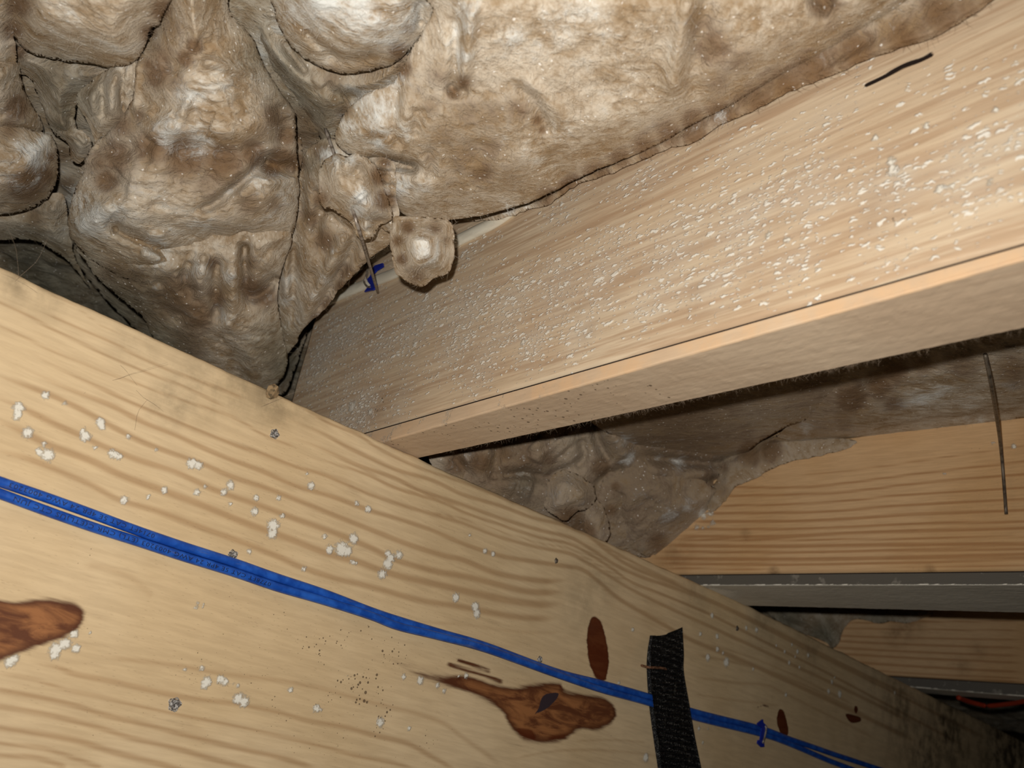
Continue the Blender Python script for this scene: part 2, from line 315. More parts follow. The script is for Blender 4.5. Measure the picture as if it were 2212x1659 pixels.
KN = [([(-60,1296),(30,1296),(90,1290),(140,1295),(170,1305),(183,1322),(180,1345),(160,1368),(120,1385),(60,1405),(-60,1440)],38,1,0),
 ([(1278,1332),(1290,1332),(1302,1350),(1312,1390),(1316,1430),(1312,1455),(1308,1470),(1290,1468),(1275,1440),(1268,1400),(1268,1360)],14,1,1),
 ([(850,1430),(905,1446),(960,1460),(1010,1458),(1060,1472),(1100,1480),(1140,1478),(1210,1470),(1220,1488),(1260,1498),(1300,1502),(1325,1520),(1332,1545),(1320,1565),(1290,1578),(1250,1580),(1220,1600),(1180,1607),(1130,1600),(1100,1570),(1085,1540),(1060,1520),(1010,1500),(960,1482),(900,1458)],34,.95,0),
 ([(1682,1533),(1692,1535),(1700,1560),(1703,1585),(1690,1590),(1678,1560)],7,1,1), ([(1826,1541),(1855,1547),(1860,1558),(1838,1561)],7,.9,1), ([(1847,1524),(1853,1530),(1850,1542),(1845,1535)],4,.9,1)]
def beam_fields(U, V, A):
    lines(U, V, A['ring'], G_LINES, beam_uv)
    for p in KN[2:]: pass
    blobs(U, V, A['mold'], MOLD, beam_uv, .9)
    for poly, sf, val, deep in KN:
        polyfield(U, V, A['knot'], poly, beam_uv, sf, val)
        if deep: polyfield(U, V, A['knotdeep'], poly, beam_uv, sf*.6, 1)
    lines(U, V, A['knot'], [([(985,1424),(1020,1436),(1062,1450)],7,.35), ([(962,1432),(1000,1444),(1050,1460),(1090,1474)],9,.4), ([(1635,1527),(1650,1524),(1662,1526)],4,.3)], beam_uv)
    polyfield(U, V, A['pitch'], [(1148,1548),(1162,1528),(1168,1506),(1183,1495),(1207,1494),(1206,1508),(1188,1528),(1168,1540)], beam_uv, 8, 1)
    polyfield(U, V, A['knotdeep'], [(1115,1570),(1150,1572),(1160,1600),(1140,1605),(1118,1590)], beam_uv, 14, 1)
    polyfield(U, V, A['knotdeep'], [(1180,1585),(1230,1578),(1225,1596),(1190,1606)], beam_uv, 14, .7)
    polyfield(U, V, A['knotdeep'], [(1205,1474),(1240,1480),(1238,1494),(1210,1490)], beam_uv, 10, .8)
    A['ring'] *= 1-np.clip(A['knot']*2, 0, 1)
    blobs(U, V, A['speck'], [(60,1240,90,.8),(130,1240,110,.9),(60,1180,80,.7),(430,1400,130,.45),(200,1500,170,.35),(700,1440,160,.85),(820,1470,150,1),(900,1520,130,.8),(800,1560,120,.5),(980,1420,70,.6),(400,1560,150,.3),(1300,1620,120,.25),(1500,1640,100,.2),(600,1400,120,.5)], beam_uv)
    blobs(U, V, A['dirt_tint'], [(590,850,55,.9),(520,830,60,.6),(430,830,70,.5),(370,870,40,.7),(300,740,50,.4),(650,870,40,.5),(40,610,40,.7),(100,640,40,.5),(1260,1300,60,.35),(1290,1250,60,.35),(2050,1560,110,1.3),(2180,1620,150,1.6),(1950,1520,90,.9),(2000,1640,110,1.1),(1900,1470,60,.4),(1950,1620,90,.5),(2100,1500,80,.9),(1500,1270,40,.4),(1650,1330,50,.5),(1750,1390,50,.5)], beam_uv)  # grey-brown discs, heaviest at the far lower right
    d = beam_top(U)-V; A['dirt_tint'] = np.maximum(A['dirt_tint'], .55*np.clip(1-d/.012, 0, 1)*(0.5+0.5*fbm(np.stack([U, V, V*0], -1), 30, 3)))
    A['crack'][...] = 0
    lines(U, V, A['crack'], [([(1292,1352),(1290,1390),(1297,1440)],1.6,.55)], beam_uv)
us = np.concatenate([np.arange(-.16, 1.45, .0016), np.arange(1.45, 3.3, .005)]); vv = np.linspace(0, 1, 190)
ZB0 = -.11
def beamP(U, V):
    dd = beam_top(U)-V; r = .004; Y = np.where(dd < r, YB+r-np.sqrt(np.clip(r*r-(r-dd)**2, 0, None)), YB)
    P = np.stack([U, Y, V], -1); P[..., 2] -= .0012*np.clip(1-dd/.01, 0, 1)*(fbm(P, 60, 3)+.3); P[..., 1] += .0003*fbm(P, 40, 2); return P
def beam_grid():
    nu, nv = len(us), len(vv)
    return nu, nv
beam_mat = wood('beam_pine', lin(238, 212, 170), lin(226, 198, 154), lin(178, 140, 98), (4, 40, 40), grey=lin(98, 84, 62))
# front grid: v runs 0..1 between the bottom and the (slightly uneven) top edge
_slab_fields = beam_fields
def beam_build():
    S = ZB0
    def P(U, W): return beamP(U, S+W*(beam_top(U)-S))
    def PB(U, W): return np.stack([U, U*0+YB+.115, S+W*(beam_top(U)-S)-.0005], -1)
    def fl(U, W, A): _slab_fields(U, S+W*(beam_top(U)-S), A)
    return slab('support_beam', beam_mat, us, vv**.98, P, PB, fl, 'wide yellow pine beam running diagonally across the foreground, with knots and white mould spots', 'beam')
beam = beam_build()

# ================================================================== JOISTS AND FURRING STRIPS
def joist(name_px, label, slabel, Yfar, Ynear, mat, strip_mat, zt, height, thick, side_fields, strip_side_fields, bottom_fields, grp):
    """name_px: pixels of lower arris (left,right), far bottom edge (left,right), strip/joist joint (left,right)."""
    (a0, a1), (b0, b1), (c0, c1) = name_px
    A0, A1 = on(*a0, 2, zt), on(*a1, 2, zt); B0, B1 = on(*b0, 2, zt), on(*b1, 2, zt)
    sl = (A1[0]-A0[0])/(A1[1]-A0[1]); xa = lambda Y: A0[0]+(Y-A0[1])*sl
    sb = (B1[0]-B0[0])/(B1[1]-B0[1]); xb = lambda Y: B0[0]+(Y-B0[1])*sb
    def meet(px, py):                        # sight line with the vertical side plane
        r = ray(px, py); t = (A0[0]-A0[1]*sl)/(r[0]-r[1]*sl); return r*t, t
    C0, C1 = meet(*c0)[0], meet(*c1)[0]
    sz = (C1[2]-C0[2])/(C1[1]-C0[1]); zc = lambda Y: C0[2]+(Y-C0[1])*sz
    def uv(px, py): p, t = meet(px, py); return (p[1], p[2]), t/F
    us_ = np.arange(Ynear, Yfar+.001, .0018); W = np.linspace(0, 1, int(height/.0018))
    def P(U, Wt):
        z = zc(U)+.0006+Wt*height; d = Wt*height; r = .0025
        off = np.where(d < r, r-np.sqrt(np.clip(r*r-(r-d)**2, 0, None)), 0)
        p = np.stack([xa(U)+off, U, z], -1); p[..., 0] += .0004*fbm(p*np.array([1, .3, 1]), 60, 3); return p
    def PB(U, Wt): return np.stack([xa(U)+thick, U, zc(U)+.0006+Wt*height], -1)
    j = slab('floor_joist', mat, us_, W, P, PB, lambda U, Wt, A: side_fields(U, zc(U)+Wt*height, A, uv), label, 'joist', grp)
    # furring strip: cross-section loop with eased arrises, swept along Y
    ys = np.arange(Ynear, Yfar+.001, .0025); r = .0010
    sec = []                                 # (across 0..1, height 0..1 , dx, dz)
    sec.append((0, 1, .003, 0)); sec.append((0, 1, 0, 0)); sec.append((0, 1, 0, -.0007)); sec.append((0, 1, 0, -.0010))
    for k in range(1, 9): sec.append((0, 1-k/8, 0, 0))
    sec[-1] = (0, 0, 0, r); sec += [(0, 0, .0003, .0003), (0, 0, r, 0)]
    nb = 26
    for k in range(1, nb): sec.append((k/nb, 0, 0, 0))
    sec += [(1, 0, -r, 0), (1, 0, -.0003, .0003), (1, 0, 0, r), (1, 1, 0, 0)]
    V = []; us2 = []; 
    for y in ys:
        x0, x1, z1 = xa(y)-.0003, xb(y), zc(y)
        for (a, h, dx, dz) in sec: V.append((x0+(x1-x0)*a+dx, y, zt+(z1-.0002-zt)*h+dz))
    V = np.array(V); m = len(sec); V[:, 2] -= .0005*np.abs(fbm(V, 90, 3))*(V[:, 2] < zt+.002); f = []
    for i in range(len(ys)-1):
        for k in range(m):
            f.append((i*m+k, i*m+(k+1) % m, (i+1)*m+(k+1) % m, (i+1)*m+k))
    f.append(tuple(range(m))[::-1]); f.append(tuple((len(ys)-1)*m+k for k in range(m)))
    att = {a: np.zeros(len(V)) for a in ATT}
    att['crack'] = np.tile(np.array([1., 1, 1]+[0]*(len(sec)-4)+[1.]), len(ys))  # top edge darkened in colour, standing in for shade inside the joint
    sidem = np.tile(np.array([s[0] == 0 for s in sec]), len(ys))
    if strip_side_fields: strip_side_fields(V, sidem, att)
    if bottom_fields: bottom_fields(V, ~sidem, att)
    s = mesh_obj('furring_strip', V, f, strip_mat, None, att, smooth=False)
    tag(s, slabel, 'strip', grp.replace('joists', 'furring strips'))
    return j, s, xa, xb, zc, meet

def bluv(Z): return lambda px, py: ((lambda p: ((p[1], p[0]), tdep(px, py, 2, Z)/F))(on(px, py, 2, Z)))
j1mat = wood('joist_mouldy_pine', lin(230, 210, 180), lin(220, 196, 164), lin(190, 158, 126), (40, 2.2, 60), 'joist', lin(150, 125, 105))
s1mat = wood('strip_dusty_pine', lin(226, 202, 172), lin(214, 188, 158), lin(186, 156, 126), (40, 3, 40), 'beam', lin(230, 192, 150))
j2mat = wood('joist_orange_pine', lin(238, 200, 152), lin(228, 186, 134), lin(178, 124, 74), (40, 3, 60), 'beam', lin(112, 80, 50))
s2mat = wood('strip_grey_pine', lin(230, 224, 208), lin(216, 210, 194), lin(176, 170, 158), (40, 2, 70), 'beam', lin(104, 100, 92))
def j1_fields(U, V, A, uv):
    blobs(U, V, A['fleck'], [(700,760,70,1),(760,720,70,.9),(820,760,80,.9),(760,830,80,.7),(900,700,90,.85),(1000,700,100,.85),(1100,680,100,.85),(1200,640,100,.85),(1300,600,100,.8),(1450,560,110,.8),(1600,500,110,.75),(1750,430,110,.7),(1900,380,110,.65),(2100,300,120,.6),(2212,260,120,.6),(1050,780,70,.8),(1150,740,60,.8),(1250,720,60,.75),(1400,660,70,.7),(1550,600,80,.65),(1700,580,80,.6),(1900,520,90,.5),(2100,420,90,.5),(1000,560,60,.5),(1200,480,70,.5),(1400,400,80,.5),(1600,320,80,.5),(1800,240,80,.45),(2000,180,80,.4),(780,640,60,.6),(860,880,50,.6),(780,880,60,1),(740,895,45,1),(1950,380,30,.9)], uv, 1.25)
    blobs(U, V, A['mold'], [(1930,370,16),(1925,350,12),(2000,275,10),(1890,300,9),(2030,410,12),(2055,405,9),(2140,395,8),(2150,240,10),(1700,520,10),(1660,510,8),(1130,740,9),(760,880,14),(800,890,10)], uv, .8)
    blobs(U, V, A['speck'], [(815,875,30,1.3),(1270,720,60,.5),(1950,430,50,.8),(790,905,40,1)], uv)
    blobs(U, V, A['dirt_tint'], [(1270,715,25,.5),(1500,650,40,.4),(1900,450,60,.35),(1010,770,40,.3),(800,900,40,.6)], uv)
    lines(U, V, A['crack'], [([(1862,190),(1900,172),(1950,146),(1990,130),(2025,112)],14,1.25)], uv)
    lines(U, V, A['ring'], [([(900,760),(1000,735),(1100,700),(1300,640),(1600,550),(1900,465),(2212,375)],14,.5), ([(760,850),(900,790),(1050,760),(1300,690),(1600,600)],10,.45),
        ([(1000,560),(1300,470),(1600,385),(1900,290),(2212,190)],12,.5), ([(1300,590),(1700,470),(2212,320)],9,.55), ([(1400,590),(1750,490),(2212,350)],8,.5), ([(1250,560),(1700,440),(2212,290)],8,.5), ([(1150,560),(1700,400),(2212,250)],8,.5),([(1500,540),(1850,440),(2212,335)],7,.55)], uv)
def s1_side(V, m, A):
    n_ = fbm(V*np.array([1, .35, 1]), 14, 3)
    A['dirt_tint'][m] = np.clip(.15+1.5*n_[m]+.9*(V[m, 1] < .38), 0, 1)
    q = fbm(V, 60, 4); A['mold'][m] = np.clip(.35*(q[m] > .15)*(V[m, 1] > .33), 0, 1)
def s1_bot(V, m, A):
    A['speck'][m] = .5*(V[m, 1] > .3)+.15; A['ring'][m] = np.clip(fbm(V*np.array([14, 1, 1]), 9, 3)[m]*1.2, 0, .5)
    A['mold'][m] = .0
J1 = joist((((860,945),(2212,560)), ((930,984),(2212,709)), ((812,928),(2212,526))), 'nearest floor joist, broad side dusted with white mould flecks, crossing above the beam',
   'dusty strip with an orange edge nailed under the nearest mouldy joist', .705, -.35, j1mat, s1mat, ZT, .205, .040, j1_fields, s1_side, s1_bot, 'floor joists resting on the beam')
def j2_lines():
    c = lambda x, y: (1200+x/2.186, 700+y/2.186); L = []
    for l, w_, s_ in [([(1100,722),(1500,680),(2250,570)],5,.55), ([(760,770),(1200,770),(1700,710),(2250,648)],6,.75), ([(720,815),(1300,800),(1700,755),(2250,708)],6,.8), ([(690,860),(1200,850),(1700,805),(2250,775)],5,.85),
       ([(640,895),(1200,890),(1700,855),(2250,830)],6,.9), ([(600,935),(1200,930),(1700,900),(2250,880)],7,.95), ([(560,970),(1200,968),(1700,945),(2250,935)],6,.9), ([(530,1002),(1000,1006),(1500,985),(2250,965)],7,.95), ([(500,1020),(1000,1022),(1500,1018),(2250,1005)],5,.8), ([(480,1046),(1000,1052),(1500,1045),(2250,1040)],8,1), ([(450,1075),(1000,1080),(1500,1074),(2250,1062)],6,.9), ([(420,1108),(1000,1112),(1500,1108),(2250,1090)],8,1), ([(440,1132),(1000,1138),(1500,1132),(2250,1112)],6,.85), ([(440,1152),(1000,1163),(1500,1158),(2250,1140)],4,.7), ([(900,720),(1500,600),(2250,520)],4,.2), ([(1150,660),(1700,640),(2250,615)],3,.3)]:
        q0, q1 = l[-2], l[-1]; l = l+[(q1[0]+(q1[0]-q0[0])*.9, q1[1]+(q1[1]-q0[1])*.9)]
        L.append(([c(*p) for p in l], w_*1.15, min(1, s_*1.15)))
    return L
def j2_fields(U, V, A, uv):
    lines(U, V, A['ring'], j2_lines(), uv)
    blobs(U, V, A['mold'], [(1520,1115,9,.7),(1535,1110,8,.7),(1540,1130,7,.6),(1505,1140,6,.7),(1518,1142,5,.6),(1530,1140,4,.6),(2190,965,5),(1662,1007,4),(2040,1025,3),(2145,958,3)], uv)
    blobs(U, V, A['speck'], [(1600,1160,60,.3),(2100,1000,80,.2)], uv)
    blobs(U, V, A['dirt_tint'], [(1670,1237,10,1),(2008,1232,9,.8),(1450,1200,40,.4),(1610,1155,10,.6)], uv)
def s2_side(V, m, A):
    A['ring'][m] = np.clip(fbm(V*np.array([1, .12, 3]), 60, 3)[m], 0, .6); A['dirt_tint'][m] = 4.0  # side face greyed darker than the bottom
    A['mold'][m & (V[:, 2] < ZT+.0009)] = .75; A['dirt_tint'][m & (V[:, 2] < ZT+.0009)] = 0  # pale line along the lower arris
def s2_bot(V, m, A):
    A['ring'][m] = np.clip(fbm(V*np.array([4, .12, 1]), 60, 3)[m]*1.3, 0, .8)
    p = on(1555, 1278, 2, ZT); d = np.abs(V[:, 1]-p[1])/.035; e = np.abs(V[:, 0]-p[0])/.02; A['mold'][m] = np.clip(1.1-d-e*.5, 0, 1)[m]*.9
J2 = joist((((1560,1264),(2212,1263)), ((1620,1308),(2212,1323)), ((1480,1241),(2212,1233))), 'floor joist with orange-brown tight grain behind the first joist, right of centre',
   'weathered grey strip under the orange-grained joist', .70, -.15, j2mat, s2mat, ZT, .205, .040, j2_fields, s2_side, s2_bot, 'floor joists resting on the beam')
def j3_fields(U, V, A, uv):
    c = lambda x, y: (1750+x/4.056, 1250+y/4.056); L = []
    for y0, y1, w_ in [(400,370,4),(440,455,4),(500,540,5),(545,610,6),(600,680,6),(650,740,6),(710,822,7),(775,880,5),(330,400,3),(820,905,4)]:
        L.append(([c(0, y0-10), c(600, y0+(y1-y0)*.35), c(1200, y0+(y1-y0)*.7), c(1900, y1)], w_, .9))
    lines(U, V, A['ring'], L, uv)
    blobs(U, V, A['dirt_tint'], [(1960,1350,25,.8),(1935,1370,20,.7),(2110,1405,14,.7),(2075,1440,16,.6)], uv)
J3 = joist((((2005,1487),(2212,1504)), ((2020,1499),(2212,1514)), ((1925,1460),(2212,1477))), 'farthest visible floor joist, dim yellow-brown boards at lower right behind the beam',
   'dark strip under the farthest joist above the orange wire', .70, .10, j2mat, s2mat, ZT, .205, .040, j3_fields, s2_side, None, 'floor joists resting on the beam')
xa1, xb1, zc1 = J1[2], J1[3], J1[4]; meet1 = J1[5]; meet2 = J2[5]; meet3 = J3[5]

# ================================================================== SETTING
def boxmesh(lo_, hi_):
    x0, y0, z0 = lo_; x1, y1, z1 = hi_
    return [(x0,y0,z0),(x1,y0,z0),(x1,y1,z0),(x0,y1,z0),(x0,y0,z1),(x1,y0,z1),(x1,y1,z1),(x0,y1,z1)], [(3,2,1,0),(4,5,6,7),(0,1,5,4),(1,2,6,5),(2,3,7,6),(3,0,4,7)]
n = N('subfloor_plywood'); pm = n.fin(n.mix(n.mr(n.noise(n.vec(n.obj, (2, 30, 30)), 3, 4), .3, .7), lin(170, 135, 92), lin(140, 108, 70)), .8)
v, f = boxmesh((-1.2, -.5, .447), (3.6, 1.25, .465)); tag(mesh_obj('ceiling', v, f, pm, smooth=False), kind='structure')
v, f = boxmesh((-1.2, 1.25, -.15), (3.6, 1.29, .465)); tag(mesh_obj('wall_back', v, f, pm, smooth=False), kind='structure')

# ================================================================== INSULATION
def ins_mat(name, base, brown, white, ang, swirl=.5):
    """matted glass wool: fibres combed along one direction of the batt, swirled and stained."""
    n = N(name); o = n.obj; a_ = math.radians(ang); L = math.cos(a_)*ccx+math.sin(a_)*ccy
    w1 = n.vadd(o, n.vscale(n.noise(o, 16, 2, .5, 0, True), .06*swirl)); w2 = n.vadd(w1, n.vscale(n.noise(o, 60, 2, .5, 0, True), .006))
    f1 = n.noise(n.basis(w2, L, .10, 1), 420, 3, .6, .3)
    a2 = a_+.6; L2 = math.cos(a2)*ccx+math.sin(a2)*ccy
    f3 = n.noise(n.basis(w1, L2, .07, 1), 520, 2, .6, .5)
    m1 = n.noise(n.basis(w1, L, .5, 1), 85, 4, .65, .4); mid = n.noise(w1, 42, 3, .6, .6); big = n.noise(o, 15, 2, .6, .5)
    aw, ab, ag = n.attr('aw'), n.attr('ab'), n.attr('ag')
    cot = n.noise(n.basis(w2, L, .45, 1), 190, 3, .62, .5); cot2 = n.noise(n.basis(w1, L2, .5, 1), 105, 3, .6, .8)
    fib = n.math('ADD', n.math('MULTIPLY', n.math('SUBTRACT', f1, .5), 1.2), n.math('MULTIPLY', n.math('SUBTRACT', f3, .5), .8))
    t = n.math('ADD', n.math('MULTIPLY', n.math('SUBTRACT', big, .5), 1.3), n.math('ADD', n.math('MULTIPLY', n.math('SUBTRACT', mid, .5), 1.1), n.math('MULTIPLY', n.math('SUBTRACT', m1, .5), 1.1)))
    t = n.math('ADD', t, n.math('ADD', n.math('MULTIPLY', n.math('SUBTRACT', cot, .5), .8), n.math('MULTIPLY', n.math('SUBTRACT', cot2, .5), .8)))
    fuzz = n.noise(n.basis(o, L, .5, 1), 620, 4, .72)
    jit = n.math('ADD', t, n.math('ADD', n.math('MULTIPLY', fib, .16), n.math('MULTIPLY', n.math('SUBTRACT', fuzz, .5), .9)))
    col = n.mix(n.mr(jit, -.55, .6), n.mix(.62, base, brown), n.mix(.45, base, white))
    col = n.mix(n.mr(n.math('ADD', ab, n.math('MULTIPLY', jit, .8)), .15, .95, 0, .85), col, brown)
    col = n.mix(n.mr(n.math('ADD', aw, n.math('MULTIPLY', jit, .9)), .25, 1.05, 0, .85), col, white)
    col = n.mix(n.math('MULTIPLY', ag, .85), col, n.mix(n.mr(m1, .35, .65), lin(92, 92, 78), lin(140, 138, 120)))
    col = n.mix(n.mr(fib, .15, .5, 0, .16), col, n.mix(.5, white, base))
    col = n.mix(n.mr(fib, -.1, -.5, 0, .16), col, n.mix(.4, brown, (0.04, .028, .018)))
    sp_ = n.n('ShaderNodeSeparateColor'); n.put(sp_.inputs[0], n.vor(o, 950, 'Color'))
    col = n.mix(n.math('MULTIPLY', n.math('GREATER_THAN', sp_.outputs[0], .994), .7), col, lin(255, 252, 245))  # fibre sparkle painted in as scattered white specks
    h = n.math('ADD', n.math('MULTIPLY', m1, 1.2), n.math('ADD', n.math('MULTIPLY', cot, 1.0), n.math('ADD', n.math('MULTIPLY', f1, .2), n.math('ADD', n.math('MULTIPLY', fuzz, .7), n.math('MULTIPLY', cot2, .8)))))
    n.bump(h, .0024, .75)
    return n.fin(col, .8, Specular_IOR_Level=.03, Diffuse_Roughness=.5)
BASE, BROWN, WHITE = lin(214, 190, 152), lin(120, 90, 60), lin(234, 236, 232)
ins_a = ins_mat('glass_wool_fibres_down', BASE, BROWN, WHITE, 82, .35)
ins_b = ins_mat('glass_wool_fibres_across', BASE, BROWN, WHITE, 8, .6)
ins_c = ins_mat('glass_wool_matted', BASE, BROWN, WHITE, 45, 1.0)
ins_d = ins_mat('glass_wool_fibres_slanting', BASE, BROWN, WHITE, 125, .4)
n = N('glass_fibre_strand'); strand_mat = n.fin(lin(225, 215, 195), .5, Specular_IOR_Level=.6)
n = N('dark_lint'); lint_mat = n.fin(lin(150, 132, 112), .8)

# stain fields (pixel discs laid out on the wool): white, brown, grey; brown also paints recess shade
W_ = [(150,30,60,.5),(180,110,60,.5),(120,60,50,.4),(250,125,40,.4),(60,330,50,.9),(20,350,50,.8),(90,300,25,.8),(200,480,50,1),(180,440,40,.9),(240,460,40,.7),(330,530,45,.9),(300,560,40,.6),(350,560,35,.8),(350,430,30,.5),(460,130,50,.5),(520,160,60,.7),(560,110,40,.5),(430,210,50,.8),(500,180,40,.7),(360,280,45,.8),(440,290,50,.9),(330,270,30,.6),(470,320,40,.5),(400,230,25,.6),(600,380,30,.7),(560,400,35,.7),(620,420,30,.6),(580,470,30,.6),(500,410,30,.3),(430,480,40,.6),(380,500,30,.5),
 (430,580,22,.9),(500,600,22,1),(505,640,22,.9),(495,690,30,.6),(335,620,12,1),(560,560,25,.5),(740,510,14,.9),(725,545,14,1),(700,600,16,1),(680,640,16,.9),(660,560,25,.4),(620,650,20,.8),(625,600,15,.8),(620,700,30,.6),(560,740,30,.5),(640,690,20,.5),(777,425,24,1.6),(772,455,24,1.2),(720,345,30,.9),(760,345,25,.8),(790,490,25,.7),(700,330,20,.8),(920,545,38,.9),(915,520,25,.7),
 (640,40,60,.9),(700,20,70,1),(780,20,80,1.1),(820,40,60,1),(860,20,60,.9),(740,60,60,.7),(640,90,30,.5),(830,170,30,.5),(700,120,30,.3),
 (780,220,45,1.1),(800,260,45,1.2),(830,230,40,1.1),(850,180,30,1),(825,300,35,1.1),(760,270,40,.9),(870,290,40,.7),(860,400,35,.8),(850,380,30,.7),(920,400,25,.6),(1010,60,30,.9),(1000,120,25,.9),(1008,20,30,.9),(1110,80,35,.7),(1250,30,80,.5),(1200,60,60,.5),(1350,180,60,.4),(1330,60,70,.5),(1180,330,60,.6),(1210,290,40,.6),(1150,410,30,.3),(960,80,40,.3),(1090,300,14,.7),(1460,100,25,.6),(1480,40,25,.6),(1440,200,30,.4),(1600,40,60,.4),(1100,450,25,.9),(1140,440,20,.8),
 (1930,60,16,.9),(1560,250,20,.8),(1440,290,15,.5),
 (1200,1065,25,.35),(1235,1050,20,.35),(1010,985,14,.6),(1350,950,25,.7),(1360,985,22,.8),(1310,930,18,.7),(1460,1000,25,.6),(1490,1095,25,.7),(1440,1105,30,.6),(1285,1125,12,.4),(1295,1150,12,.3),(1515,1108,14,1),(1450,1140,25,.5),(1380,1060,35,.5),(1990,850,50,.7),(2030,840,40,.7),(2080,870,40,.5),(1740,930,25,.8),(1700,945,20,.6),(1120,1045,40,.3),(2120,910,20,.7),(2090,907,15,.7),(1880,940,30,.4),(1420,970,20,.4),(2180,830,30,.4)]
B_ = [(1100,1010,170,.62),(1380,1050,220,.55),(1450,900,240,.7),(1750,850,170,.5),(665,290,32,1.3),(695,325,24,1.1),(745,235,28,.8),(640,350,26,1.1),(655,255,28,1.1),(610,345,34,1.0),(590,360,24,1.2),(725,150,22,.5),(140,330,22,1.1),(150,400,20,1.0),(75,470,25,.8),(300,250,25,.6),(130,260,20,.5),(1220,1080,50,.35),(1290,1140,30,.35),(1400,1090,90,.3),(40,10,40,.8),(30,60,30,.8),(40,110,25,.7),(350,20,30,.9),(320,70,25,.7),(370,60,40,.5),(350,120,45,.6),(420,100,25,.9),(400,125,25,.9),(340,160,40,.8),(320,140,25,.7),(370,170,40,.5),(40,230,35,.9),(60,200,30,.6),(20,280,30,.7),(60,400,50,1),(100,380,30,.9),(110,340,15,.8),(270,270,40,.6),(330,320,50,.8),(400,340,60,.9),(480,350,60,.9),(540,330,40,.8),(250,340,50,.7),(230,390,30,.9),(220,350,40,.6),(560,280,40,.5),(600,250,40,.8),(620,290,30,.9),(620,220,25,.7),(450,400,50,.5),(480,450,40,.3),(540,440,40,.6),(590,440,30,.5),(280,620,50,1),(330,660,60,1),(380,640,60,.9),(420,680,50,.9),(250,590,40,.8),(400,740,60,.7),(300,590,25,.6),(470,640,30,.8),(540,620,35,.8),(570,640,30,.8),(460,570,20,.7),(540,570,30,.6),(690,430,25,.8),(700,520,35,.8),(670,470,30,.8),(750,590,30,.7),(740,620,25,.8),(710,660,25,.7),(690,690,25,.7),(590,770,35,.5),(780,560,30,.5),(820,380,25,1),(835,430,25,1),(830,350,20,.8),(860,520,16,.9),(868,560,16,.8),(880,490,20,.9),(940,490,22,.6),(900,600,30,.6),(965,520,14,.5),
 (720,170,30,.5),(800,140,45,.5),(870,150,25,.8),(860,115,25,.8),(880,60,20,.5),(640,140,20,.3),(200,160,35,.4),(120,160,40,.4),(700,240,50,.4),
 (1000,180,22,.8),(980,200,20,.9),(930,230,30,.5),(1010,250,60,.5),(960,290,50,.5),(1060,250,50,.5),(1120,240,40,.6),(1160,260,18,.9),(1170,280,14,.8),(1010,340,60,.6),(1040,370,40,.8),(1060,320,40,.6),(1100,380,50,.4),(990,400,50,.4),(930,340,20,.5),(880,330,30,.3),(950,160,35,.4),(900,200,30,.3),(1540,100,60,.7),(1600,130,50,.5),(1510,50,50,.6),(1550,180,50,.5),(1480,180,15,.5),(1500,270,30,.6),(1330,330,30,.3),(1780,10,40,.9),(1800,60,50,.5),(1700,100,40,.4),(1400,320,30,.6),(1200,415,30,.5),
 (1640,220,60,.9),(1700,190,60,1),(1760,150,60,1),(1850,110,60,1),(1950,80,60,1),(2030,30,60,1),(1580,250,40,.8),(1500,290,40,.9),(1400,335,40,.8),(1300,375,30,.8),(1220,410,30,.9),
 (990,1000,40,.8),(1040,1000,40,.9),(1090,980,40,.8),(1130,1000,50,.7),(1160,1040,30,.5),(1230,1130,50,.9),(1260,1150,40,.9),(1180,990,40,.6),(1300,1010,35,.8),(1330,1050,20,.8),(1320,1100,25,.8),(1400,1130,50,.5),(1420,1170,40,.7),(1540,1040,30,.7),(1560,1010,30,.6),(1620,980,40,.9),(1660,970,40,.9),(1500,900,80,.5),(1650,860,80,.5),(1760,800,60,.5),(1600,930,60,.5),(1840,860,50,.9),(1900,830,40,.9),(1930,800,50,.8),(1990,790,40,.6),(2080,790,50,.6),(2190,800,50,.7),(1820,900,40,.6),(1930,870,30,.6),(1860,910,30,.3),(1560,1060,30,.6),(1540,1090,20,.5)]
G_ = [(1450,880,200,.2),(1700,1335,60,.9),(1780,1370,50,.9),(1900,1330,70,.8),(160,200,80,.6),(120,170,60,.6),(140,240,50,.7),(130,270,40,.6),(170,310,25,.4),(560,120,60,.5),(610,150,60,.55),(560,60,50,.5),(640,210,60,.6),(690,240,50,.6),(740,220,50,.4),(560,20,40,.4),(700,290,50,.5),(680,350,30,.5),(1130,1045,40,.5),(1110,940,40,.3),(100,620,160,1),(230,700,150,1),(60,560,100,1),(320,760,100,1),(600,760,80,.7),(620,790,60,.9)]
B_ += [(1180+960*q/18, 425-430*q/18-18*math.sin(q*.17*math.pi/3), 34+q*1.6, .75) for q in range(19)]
def stain_shade(PX, PY, L):
    A = np.zeros(PX.shape)
    for p in L:
        q = ((PX-p[0])**2+(PY-p[1])**2)/(p[2]**2*1.0); m = q < 6
        if m.any(): A[m] = np.maximum(A[m], p[3]*np.exp(-q[m]*1.1))
    return A
def plane3(a, b, c):                         # (px,py,depth) x3 -> 1/t affine
    Mx = np.array([[a[0], a[1], 1], [b[0], b[1], 1], [c[0], c[1], 1]], float); k = np.linalg.solve(Mx, [1/a[2], 1/b[2], 1/c[2]])
    return lambda X, Y: 1/np.clip(k[0]*X+k[1]*Y+k[2], .5, 6)
